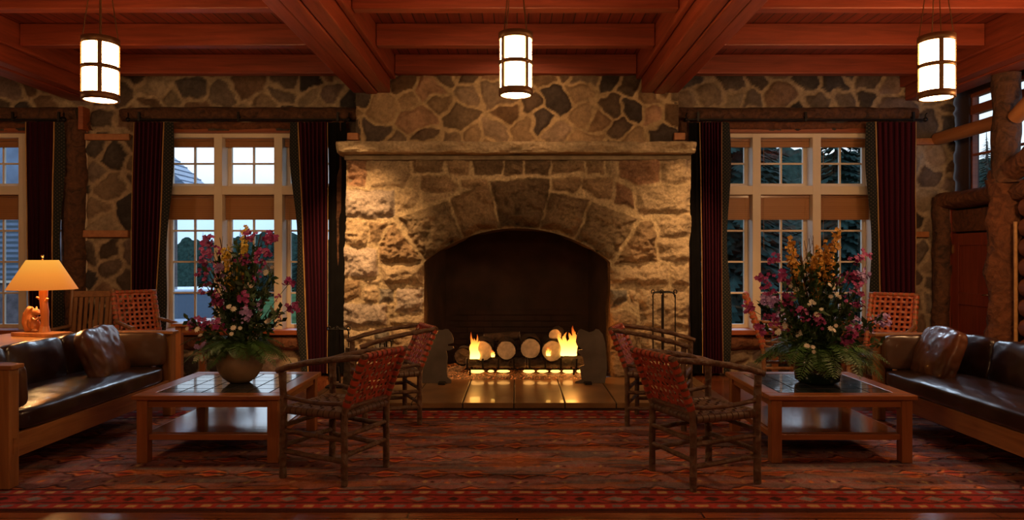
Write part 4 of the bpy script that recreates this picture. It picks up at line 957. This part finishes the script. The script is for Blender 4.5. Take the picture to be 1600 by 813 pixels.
o = o.build('glowing_coals', M['glow']); tag(o, 'line of white-hot glowing coals under the grate', 'coals', kind='stuff')
def log(label, pts, r, seed, cut=True):
    t = thing('firewood_log', label, 'log', pts[0], group='firewood logs'); p0 = Vector(pts[0]); p = [Vector(q)-p0 for q in pts]
    rough_log('bark', p[0], p[-1], r, r, M['logbark'], seed, n=18, segs=14, amp=.10, parent=t)
    d_ = (p[-1]-p[0]).normalized()
    for q, s_ in ((p[0], -1), (p[-1], 1)):
        MB().tube([q-d_*s_*.02, q+d_*s_*.004], [r*.93, r*.90], 18, .03, seed=seed).build('cut_end', M['cutwood'] if cut else M['logbark'], t)
    return t
fl = [(754, 549, 18, 'pale-ended log just right of the left flame'), (791, 548, 17, 'pale-ended log left of the fire centre'), (829, 545, 18, 'thick-barked log end right of the fire centre'), (863, 549, 19, 'log end beside the big right flame')]
for i, (px, py, r_, lab) in enumerate(fl):
    p = at(px, py, 7.80); rr_ = r_/F*7.8*.93; log(lab, [(p.x, 7.80, p.z), (p.x*.96, 8.12, p.z+.02)], rr_, 60+i)
p = at(726, 554, 7.9); log('dark charred log at the left end of the fire', [(p.x-.02, 7.86, p.z-.02), (p.x+.0, 8.1, p.z-.02)], .10, 66, False)
a, b_ = at(757, 529, 8.1), at(812, 525, 8.1); log('thin log lying crosswise at the back of the fire', [tuple(a), tuple(b_)], .055, 67)
p = at(867, 524, 7.95); log('small log stacked on top beside the right flame', [(p.x, 7.93, p.z), (p.x+.05, 8.25, p.z)], .075, 68)
a, b_ = at(729, 565, 7.885), at(822, 566, 7.885); log('long split log lying along the left front of the grate', [tuple(a), (b_.x-.01, b_.y, b_.z)], .062, 69)
a, b_ = at(823, 566, 7.885), at(916, 565, 7.885); log('long split log lying along the right front of the grate', [(a.x+.01, a.y, a.z), tuple(b_)], .062, 70)
def flame(label, px, py0, py1, w, seed, d_=7.78):
    rg = random.Random(seed); mb = MB(); X0 = pxX(px, d_); zb, zt = pyZ(py0, d_), pyZ(py1, d_); h_ = zt-zb
    for k in range(13):
        ox = rg.uniform(-1,1)*w*.55; hh = h_*(1-.75*abs(ox)/w)*rg.uniform(.7,1) if k else h_; ln_ = rg.uniform(-.25,.25)*w
        pts = [(ox*(1-.2*t)+ln_*t*t+.25*w*math.sin(t*5+k)*t, rg.uniform(-.02,.02)*t, hh*t) for t in [i/9 for i in range(10)]]
        mb.tube(pts, [w*.24*(.6+1.2*t)*(1-t)**.9+.0006 for t in [i/9 for i in range(10)]], 9)
    o = mb.build('flame', M['flame'], loc=(X0, d_, zb)); return tag(o, label, 'flame', 'flames of the log fire')
flame('slim bright flame at the left end of the log fire', 741, 561, 518, .09, 1); flame('tall bright flame at the right end of the log fire', 886, 556, 508, .16, 2); flame('tiny flame beside the right log end', 857, 556, 541, .035, 3); flame('tiny flame between the two left logs', 770, 558, 546, .03, 4)
def bear(label, crop, y, flip):
    mb = MB(); poly = [pxX(c_[0], y) for c_ in crop], [pyZ(c_[1], y) for c_ in crop]
    x0 = sum(poly[0])/len(poly[0]); zb = min(poly[1])
    pg = [(a-x0, b_-zb) for a, b_ in zip(*poly)]
    t = thing('bear_andiron', label, 'andiron', (x0, y, HZ+.002)); mb.prism(pg, -.012, .012); mb.build('silhouette_plate', M['steel'], t)
    MB().box(-.035,.035,-.11,.11,0,.02).box(-.02,.02,.012,.20,.02,.045).build('log_bar', M['iron'], t)
    return t
k = 5.806
L_ = [(110,695),(118,600),(132,470),(148,340),(160,250),(185,205),(215,190),(232,212),(300,214),(322,205),(350,208),(378,240),(398,290),(396,330),(345,344),(345,358),(395,362),(402,380),(370,396),(333,402),(345,460),(340,520),(338,590),(345,640),(378,668),(378,695)]
bear('steel bear silhouette andiron at the left of the fire opening', [(640+u/k, 480+v/k) for u, v in L_], 7.46, 1)
R2 = [(570,695),(575,680),(630,662),(622,600),(612,545),(655,530),(640,460),(600,420),(596,395),(640,390),(590,355),(578,320),(585,270),(605,215),(625,205),(655,215),(700,235),(742,222),(762,205),(790,212),(822,250),(845,330),(855,430),(862,560),(852,640),(840,695)]
bear('steel bear silhouette andiron at the right of the fire opening', [(800+u/k, 480+v/k) for u, v in R2], 7.46, -1)
def tool_set(label, loc, wide, tall):
    t = thing('fire_tool_set', label, 'fire tools', Vector(loc)+Vector((0,0,.002)))
    MB().box(-wide*.6,wide*.6,-.10,.10,0,.018).build('base_plate', M['iron'], t, bevel=.004)
    MB().tube([(0,.03,.018),(0,.03,tall)], .010, 8).tube(curve3((-wide/2,0,tall-.06),(-wide/2,0,tall+.02),(0,.03,tall),6), .008, 6).tube(curve3((wide/2,0,tall-.06),(wide/2,0,tall+.02),(0,.03,tall),6), .008, 6).tube([(-wide/2,0,tall-.01),(wide/2,0,tall-.01)], .008, 6).build('stand', M['iron'], t)
    for i, x in enumerate((-wide/2, -wide/10, wide/2)):
        nm = ('poker','brush','shovel')[i]
        mb = MB().tube([(x,-.02,.20),(x,-.02,tall-.03)], .007, 7).tube([(x+.018*math.sin(a), -.02, tall-.0+.022*math.cos(a)) for a in np.linspace(-2.6,2.6,10)], .006, 6)
        if i == 0: mb.tube([(x,-.02,.2),(x,-.02,.06),(x+.03,-.02,.09)], [.007,.006,.004], 6)
        if i == 1: mb.prism([(x-.03,.06),(x+.03,.06),(x+.022,.21),(x-.022,.21)], -.035, -.005)
        if i == 2: mb.prism([(x-.05,.05),(x+.05,.05),(x+.05,.19),(x,.215),(x-.05,.19)], -.024, -.018)
        mb.build(nm, M['iron'], t)
    return t
tool_set('tall black iron fire tool set at the right of the fireplace', (pxX(1037, 7.62), 7.62, HZ), .24, .96)
tool_set('black iron fire tool set at the left end of the hearth behind the chairs', (pxX(530, 7.25), 7.25, HZ), .20, .60)
tool_set('short black iron fire tool set standing before the left fireplace pier', (pxX(603, 7.45), 7.45, HZ), .12, .46)
# pale split log leaning near the tool set
for (px, py, lab, sd) in [(545, 575, 'pale split log standing upright beside the left tool set', 71), ]:
    log(lab, [(pxX(px, 7.0), 7.0, HZ+.02), (pxX(px, 7.0)+.02, 7.03, .50)], .06, sd)
# ------------------------------------------------------------------ flower arrangements
def blossom(mb, c_, nrm, r, n, rg):
    nrm = Vector(nrm).normalized(); a = nrm.cross(Vector((.3,.2,1))).normalized(); b_ = nrm.cross(a); c_ = Vector(c_); ph = rg.uniform(0, 6)
    for k in range(n):
        t = ph+2*PI*k/n; d_ = a*math.cos(t)+b_*math.sin(t); e_ = a*math.cos(t+PI/2)+b_*math.sin(t+PI/2); w_ = r*1.9/n
        mb.add([c_, c_+d_*r*.55+e_*w_+nrm*r*.25, c_+d_*r+nrm*r*.12, c_+d_*r*.55-e_*w_+nrm*r*.25], [(0,1,2,3)], True)
def spray(kind, base, tip, seed, matn):
    rg = random.Random(seed); base, tip = Vector(base), Vector(tip); mid = base.lerp(tip, .5)+Vector((0,0,.05)); pts = curve3(base, mid, tip, 8)
    fl_, stm = MB(), MB(); stm.tube(pts, [.0035]*5+[.0025]*4, 5)
    out = Vector((tip.x*.8, -.6, .35)).normalized()
    def jit(s_): return Vector([max(-1.4*s_, min(1.4*s_, rg.gauss(0,s_))) for _ in range(3)])
    if kind == 'cluster':
        for _ in range(13): c_ = tip+jit(.026); blossom(fl_, c_, out+jit(.5), rg.uniform(.016,.026), 5, rg)
        for _ in range(5): c_ = pts[6]+jit(.02); blossom(fl_, c_, out+jit(.5), rg.uniform(.010,.016), 5, rg)
    elif kind == 'spike':
        for i in range(62): t = 1-rg.random()**1.2*.42; c_ = base.lerp(tip, t)+Vector((0,0,.05*(1-t)))+jit(.016); blossom(fl_, c_, out+jit(.7), rg.uniform(.012,.024), 4, rg)
    elif kind == 'daisy':
        blossom(fl_, tip, out, .026, 9, rg); blossom(fl_, tip+jit(.03), out+jit(.3), .02, 9, rg); blossom(fl_, tip+jit(.035), out+jit(.3), .018, 8, rg)
    elif kind == 'leafy':
        for i in range(26):
            t = .35+.65*rg.random(); c_ = base.lerp(tip, t)+Vector((0,0,.04*(1-t)))+jit(.01); d_ = (jit(.6)+Vector((0,-.2,.25))+(tip-base)*.6).normalized(); e_ = d_.cross(jit(1)).normalized(); l_ = rg.uniform(.04,.08)
            fl_.add([c_, c_+d_*l_*.5+e_*l_*.22, c_+d_*l_, c_+d_*l_*.5-e_*l_*.22], [(0,1,2,3)], True)
    if kind == 'leafy': fl_.tube(pts, .003, 5)
    elif kind == 'twig':
        for i in range(5): t = .5+.1*i; q = base.lerp(tip, t)+Vector((0,0,.05*(1-t))); stm.tube([q, q+Vector((rg.uniform(-.05,.05), rg.uniform(-.04,.04), .09))], [.002,.001], 4)
    return fl_, stm
def frond_mesh(seed, ln_, droop):
    rg = random.Random(seed); mb = MB(); pts = []
    for i in range(15): t = i/14; pts.append(Vector((ln_*(t-.12*t*t), 0, ln_*(.55*t-droop*t*t))))
    mb.tube(pts, [.003-.002*i/14 for i in range(15)], 4)
    for i in range(1, 15):
        for q in (0, .5):
            if i == 14 and q: continue
            p_ = pts[i].lerp(pts[min(i+1,14)], q); t = (i+q)/14; l_ = .085*math.sin(PI*min(1, .12+t*.88))**.8+.008; tg = (pts[min(i+1,14)]-pts[i-1]).normalized()
            for s_ in (-1, 1):
                d_ = (Vector((0,s_,0))+tg*.45+Vector((0,0,rg.uniform(-.35,.0)))).normalized(); w_ = .0048
                mb.add([p_, p_+d_*l_*.4+tg*w_, p_+d_*l_, p_+d_*l_*.4-tg*w_], [(0,1,2,3)], True)
    return mb
fr_mesh = [frond_mesh(1,.30,.95).build('fern_frond', M['fern'], recalc=False), frond_mesh(2,.27,1.05).build('fern_frond', M['fern'], recalc=False), frond_mesh(3,.34,.85).build('fern_frond', M['fern'], recalc=False)]
frd = [o.data for o in fr_mesh]
for o in fr_mesh: bpy.data.objects.remove(o)
names = {'purple': 'magenta_flower', 'lilac': 'lilac_flower', 'yellow': 'yellow_flower', 'gold': 'golden_flower', 'white': 'white_flower'}
def arrangement(label, px, crop0, lists, vase, vm, seed, spread, leafbox):
    rg = random.Random(seed); d0 = 5.22; x0 = pxX(px, d0); z0 = .462+RZ
    t = thing('flower_arrangement', label, 'flowers', (x0, d0, z0))
    MB().lathe(vase, 36).build('vase', M[vm], t); zm = vase[-1][1] if vase[-1][1] > .1 else max(p[1] for p in vase); zm -= .02
    i = 0
    def put_(kind, tip, matn):
        nonlocal i
        i += 1
        base = (rg.uniform(-.04,.04), rg.uniform(-.04,.04), zm)
        f_, s_ = spray(kind, base, tip, seed*100+i, matn)
        if kind == 'leafy': o = f_.build('leafy_stem', M['leaf'], t, recalc=False)
        elif kind == 'twig': s_.build('twig', M['twig'], t)
        else: o = f_.build(names[matn], M[matn], t, recalc=False); s_.build('stem', M['stem'], o)
    for matn, kind, pl in lists:
        for (u, v) in pl:
            X_ = pxX(crop0[0]+u/2.904, d0-.1)-x0; Z_ = pyZ(crop0[1]+v/2.904, d0-.1)-z0
            put_(kind, (X_, rg.uniform(-.26,.02) if Z_ < .75 else rg.uniform(-.12,.08), Z_), matn)
    for k in range(leafbox[0]):
        z = rg.uniform(.32, leafbox[2]); w_ = leafbox[1]*(1-.75*max(0,(z-.45))/(leafbox[2]-.45+.01)); x = rg.uniform(-1,1)*w_
        put_('leafy', (x, rg.uniform(-.28,.25)*(1-.4*(z/leafbox[2])), z), None)
    for k in range(7): put_('twig', (rg.uniform(-.2,.2), rg.uniform(-.05,.1), leafbox[2]+rg.uniform(.0,.14)), None)
    for k in range(44):
        o = bpy.data.objects.new('fern_frond', frd[k % 3]); C.objects.link(o); o.parent = t
        az = 2*PI*k/44*3+rg.uniform(-.2,.2); s_ = rg.uniform(.85,1.25)*spread
        o.location = (.05*math.cos(az), .05*math.sin(az), zm+.01+rg.uniform(0,.05)); o.rotation_euler = (rg.uniform(-.3,.3), rg.uniform(-.40,.02), az); o.scale = (s_,s_,s_)
    return t
LP = [('purple','cluster',[(210,145),(195,200),(230,258),(240,320),(290,375),(185,485),(245,470),(395,190),(415,80),(490,100),(590,305),(610,410),(435,355),(370,355),(520,90),(330,470),(480,180),(270,150),(500,150),(250,100)]),
      ('yellow','spike',[(385,45),(378,110),(335,140),(325,190),(345,225),(385,270)]), ('lilac','cluster',[(450,430),(350,455),(295,240),(440,400),(215,590)]), ('white','daisy',[(390,495),(515,470),(400,410),(450,300),(440,555),(240,500),(200,640),(300,280),(480,250)])]
RP = [('purple','cluster',[(175,190),(95,275),(110,325),(35,410),(215,375),(150,465),(270,280),(470,285),(480,320),(530,200),(590,165),(530,275),(480,510),(350,460),(555,400),(260,430),(190,265),(470,560),(70,505)]),
      ('gold','spike',[(220,80),(240,140),(345,140),(350,180),(400,120),(430,60),(320,200),(380,210)]), ('white','daisy',[(300,325),(260,330),(420,320),(305,400),(280,530),(260,575),(440,600),(375,500),(195,490),(330,440),(410,350),(320,385),(150,520)]),
      ('lilac','cluster',[(600,470),(540,490),(640,465),(590,255),(560,270),(80,380),(130,370),(660,470)])]
vl = [(.001,0),(.07,0),(.12,.04),(.158,.10),(.165,.15),(.148,.205),(.115,.24),(.108,.255),(.118,.27),(.108,.27),(.095,.25)]
vr = [(.001,0),(.12,0),(.155,.02),(.165,.10),(.158,.17),(.14,.21),(.145,.235),(.135,.235),(.12,.21)]
arrangement('tall purple and yellow flower arrangement in a round clay vase on the left coffee table', 375, (240,340), LP, vl, 'clay', 5, .95, (62,.36,1.02))
arrangement('wide purple and gold flower arrangement in a dark green vase on the right coffee table', 1277, (1160,340), RP, vr, 'greenvase', 6, 1.2, (70,.46,.95))
# ------------------------------------------------------------------ outdoors
g = MB().add([(-120,9,-.4),(120,9,-.4),(120,200,-6),(-120,200,-6)], [(0,1,2,3)]).build('ground', M['grass']); tag(g, 'dark green meadow outside the windows', kind='structure', cat='ground')
hm_ = []
for (nm, xa, xb, y, za, zb, sd, lab) in [('hill', -75, -12, 105, 3.0, 5.5, 3, 'dark wooded hillside on the horizon outside the left window'), ('hill', 8, 75, 62, 11.3, 11.3, 4, 'dark wooded hillside behind the spruces outside the right window')]:
    U, W = np.meshgrid(np.linspace(0, 1, 240), np.linspace(0, 1, 8), indexing='ij'); xx = xa+(xb-xa)*U; top = za+(zb-za)*U+.9*fbm(xx*.25, 0*xx, 0, 3, sd)+.8*np.abs(((xx*.55+.3*fbm(xx*.9,0*xx,1,2,sd)) % 1)-.5)
    o = np_mesh(nm, np.stack([xx, y+6*(W), -6+(top+6)*W], -1).reshape(-1,3), grid_faces(240, 8), M['pine']); tag(o, lab, kind='structure', cat='hill')
def conifer(label, seed, h_):
    rg = random.Random(seed); t = thing('spruce_tree', label, 'tree', group='spruce trees outside')
    MB().tube([(0,0,-.5),(0,0,h_*.5),(0,0,h_)], [h_*.022,h_*.013,.01], 7).build('trunk', M['trunk'], t)
    mb = MB(); lay = 44
    for k in range(lay):
        z = h_*(.06+.92*k/lay)+rg.uniform(-.05,.05); rr_ = h_*.21*(1-k/lay)**.85+.05; n = 9+int(5*(1-k/lay)); ph = rg.uniform(0,6)
        for j in range(n):
            a = ph+2*PI*j/n+rg.uniform(-.2,.2); l_ = rr_*rg.uniform(.7,1.1); d_ = Vector((math.cos(a), math.sin(a), -.32)); e_ = Vector((-math.sin(a), math.cos(a), 0)); o_ = Vector((0,0,z+rg.uniform(-.12,.12)))
            for q in range(5):
                t_ = .2+q*.18; p_ = o_+d_*l_*t_; w_ = l_*.22*(1.15-t_)
                mb.add([p_-d_*l_*.08, p_+e_*w_+d_*l_*.16-Vector((0,0,w_*.5)), p_+d_*l_*.22-Vector((0,0,l_*.03)), p_-e_*w_+d_*l_*.16-Vector((0,0,w_*.5))], [(0,1,2),(0,2,3)])
    mb.build('foliage', M['pine'], t, recalc=False); return t
tA = conifer('dark spruce nearest outside the right window', 1, 8.0); tB = conifer('broad spruce outside the right window, left bay', 2, 9.0)
tA.location = (8.2, 18, -.8); tB.location = (5.0, 16, -1)
spr = [(6.1,21.2,.95,'second row, left'),(10.6,21.5,.95,'second row, right'),(8.4,25,1.05,'third row, left'),(12.6,25.5,1.0,'third row, right'),(10.5,30,1.1,'fourth row, left'),(15.0,30.5,1.1,'fourth row, right'),(12.5,35,1.2,'fifth row, left'),(16.9,34.6,1.2,'fifth row, right'),(14.4,41,1.3,'last row, middle'),(20.6,43.5,1.3,'last row, right'),(9.3,39,1.2,'last row, left')]
for k, (x, y, s_, lab) in enumerate(spr):
    o = dup(tA if k % 2 else tB, (x, y, -1.0), k*1.3, 'dark spruce outside the right window, %s of the grove' % lab); o.scale = (s_*.9, s_*.9, s_)
for k, (x, y, s_, lab) in enumerate([(13.5,20.2,.72,'spruce whose tip shows in the high side window'),(16.6,24.5,.85,'spruce behind the bark post of the high side window'),(19.2,28.8,.95,'farthest spruce beyond the high side window')]):
    o = dup(tA, (x, y, -1.0), k*2.1, lab); o.scale = (s_,)*3
k = 0
for (y, x0_, x1_, st_, s_, rl) in [(60,-30,-18.5,3.1,.56,'front'),(72,-36,-22,3.4,.70,'middle'),(86,-43,-26,4.4,.86,'rear')]:
    x = x0_; q = 0
    while x < x1_:
        o = dup(tA if k % 2 else tB, (x, y+(k % 3)*.5, -.4-.029*(y-9)-.6), k*.9, 'distant spruce beyond the left window, %s from left in the %s treeline row' % (['first','second','third','fourth','fifth','sixth'][q], rl)); w_ = s_*(.9+.25*((x-x0_)/(x1_-x0_)))
        o.scale = (w_*1.12, w_*1.12, w_*(1.05+.12*((k*7) % 3-1))); x += st_; q += 1; k += 1
bl = thing('lodge_wing', 'stone lodge wing with blue-grey slate roof outside the left windows', 'building', (-8.30, 16, .33))
MB().box(-8,0,0,1.2,-1.2,2.44).build('wall', M['facade'], bl)
rf = MB(); rf.prism([(.9,2.53),(.9,2.66),(-4.0,6.95),(-4.0,6.8)], -.1, 1.25); rf.prism([(-8.42,2.95),(-8.42,3.08),(-4.0,6.95),(-4.0,6.8)], -.1, 1.25)
for i in range(28):
    x = .9-i*.17; z = 2.66+i*.149; rf.box(x-.18,x,-.12,1.26,z-.0,z+.03)
rf.build('roof', M['roof'], bl); MB().prism([(-8,2.45),(.85,2.45),(.85,2.6),(-4,6.83),(-8,3.2)], .0, 1.15).build('gable', M['roof'], bl)
for k in range(4):
    x = -7.2+k*1.8; wd = MB().box(x,x+.9,-.06,.0,.5,2.1).build('window', M['cream'], bl); MB().box(x+.06,x+.84,-.07,-.05,.56,2.04).build('pane', M['carglass'], wd)
    sl = MB()
    for q in range(12): sl.box(x+.07,x+.83,-.085,-.07,.6+q*.12,.66+q*.12)
    sl.build('shutter_slats', M['roof'], wd)
car = thing('parked_car', 'white car parked outside behind the left window table', 'car', (pxX(305, 13.4), 13.4, -.60), 1.9)
MB().prism([(-2.05,.35),(-2.08,.65),(-1.95,.84),(-1.0,.93),(1.35,.95),(1.95,.88),(2.1,.62),(2.05,.35)], -.86, .86).build('body', M['carpaint'], car, bevel=.06)
MB().prism([(-1.05,.92),(-.42,1.36),(.80,1.38),(1.45,.94)], -.74, .74).build('windscreen_glass', M['carglass'], car, bevel=.03)
MB().box(-.46,.84,-.73,.73,1.36,1.42).build('roof', M['carpaint'], car, bevel=.03)
for y in (-.745, .745): MB().ribbon([(-1.05,y,.93),(-.44,y,1.38)], (0,1,0), .03, .05).build('pillar', M['carpaint'], car); MB().ribbon([(1.45,y,.95),(.82,y,1.38)], (0,1,0), .03, .05).build('pillar', M['carpaint'], car)
for x in (-1.3, 1.3):
    for y in (-.78, .78): MB().tube([(x,y-.1,.33),(x,y+.1,.33)], .33, 20).build('wheel', M['rubber'], car)
# ------------------------------------------------------------------ lights
def lamp(name, kind, loc, energy, col, **kw):
    l = bpy.data.lights.new(name, kind); l.energy = energy; l.color = col
    for k_, v_ in kw.items(): setattr(l, k_, v_)
    o = bpy.data.objects.new(name, l); C.objects.link(o); o.location = loc; return o
def aim(o, tgt): o.rotation_euler = (Vector(tgt)-o.location).to_track_quat('-Z', 'Y').to_euler()
WARM = (1,.56,.25)
for i, (x, e_) in enumerate([(-1.75, 430), (1.85, 215)]):
    o = lamp('wall_spot', 'SPOT', (x*1.10, 6.5, 3.30), e_*1.1, (1,.58,.24), spot_size=math.radians(54), spot_blend=1.0, shadow_soft_size=.035); aim(o, (x*1.02, FY, 1.25))
o = lamp('chimney_wash', 'SPOT', (0, 6.4, 3.40), 42, WARM, spot_size=math.radians(62), spot_blend=.9, shadow_soft_size=.06); aim(o, (0, CHY, 2.95))
lamp('lamp_bulb_light', 'POINT', (LX, LY, LZ+.50), 38, (1,.55,.2), shadow_soft_size=.05)
for (x, z, e_) in [(pxX(738, 7.7), .50, 3), (pxX(895, 7.7), .52, 8)]: lamp('fire_light', 'POINT', (x, 7.72, z), e_, (1,.33,.06), shadow_soft_size=.06)
for (x, y) in [(-3.2, .2), (3.2, .2), (0, -.8)]: lamp('rear_fill_light', 'POINT', (x, y, 2.7), 72, WARM, shadow_soft_size=.15)  # general fill added behind the camera, no lanterns modelled there
lamp('left_lounge_light', 'POINT', (-6.5, 5.2, 2.6), 45, WARM, shadow_soft_size=.15); lamp('right_fill_light', 'POINT', (4.2, 4.6, 2.5), 85, WARM, shadow_soft_size=.15)  # right one added to brighten the dark door partition, no fixture there
s_ = lamp('dusk_sun', 'SUN', (0, 20, 12), 2.6, (.72,.86,1), angle=math.radians(22)); aim(s_, Vector((0,20,12))+Vector((-.05,-1,-.62)))
# ------------------------------------------------------------------ world
w = bpy.data.worlds.new('World'); bpy.context.scene.world = w; w.use_nodes = True; nt = w.node_tree; bg = nt.nodes['Background']
tc = N(nt, 'ShaderNodeTexCoord'); sp = N(nt, 'ShaderNodeSeparateXYZ'); nt.links.new(tc.outputs['Generated'], sp.inputs[0])
r = ramp(nt, [(0,(.45,.62,.85)),(.05,(.50,.70,.92)),(.13,(.82,.90,.97)),(.5,(.45,.62,.95))]); nt.links.new(sp.outputs['Z'], r.inputs['Fac']); nt.links.new(r.outputs['Color'], bg.inputs['Color'])
bg.inputs['Strength'].default_value = 1.8
# ------------------------------------------------------------------ camera
cam = bpy.data.cameras.new('Camera'); co = bpy.data.objects.new('Camera', cam); C.objects.link(co)
co.location = (0, 0, EYE); co.rotation_euler = (PI/2, 0, 0); cam.sensor_width = 36; cam.lens = F/1600*36
cam.shift_x = -(CX-800)/1600; cam.shift_y = -(406.5-CY)/1600; cam.clip_start = .05; cam.clip_end = 500
sc_ = bpy.context.scene; sc_.camera = co
sc_.view_settings.view_transform = 'Standard'; sc_.view_settings.look = 'None'; sc_.view_settings.exposure = 0
sc_.cycles.use_denoising = True; sc_.cycles.sample_clamp_indirect = 6; sc_.cycles.max_bounces = 8; sc_.cycles.caustics_reflective = False; sc_.cycles.caustics_refractive = False
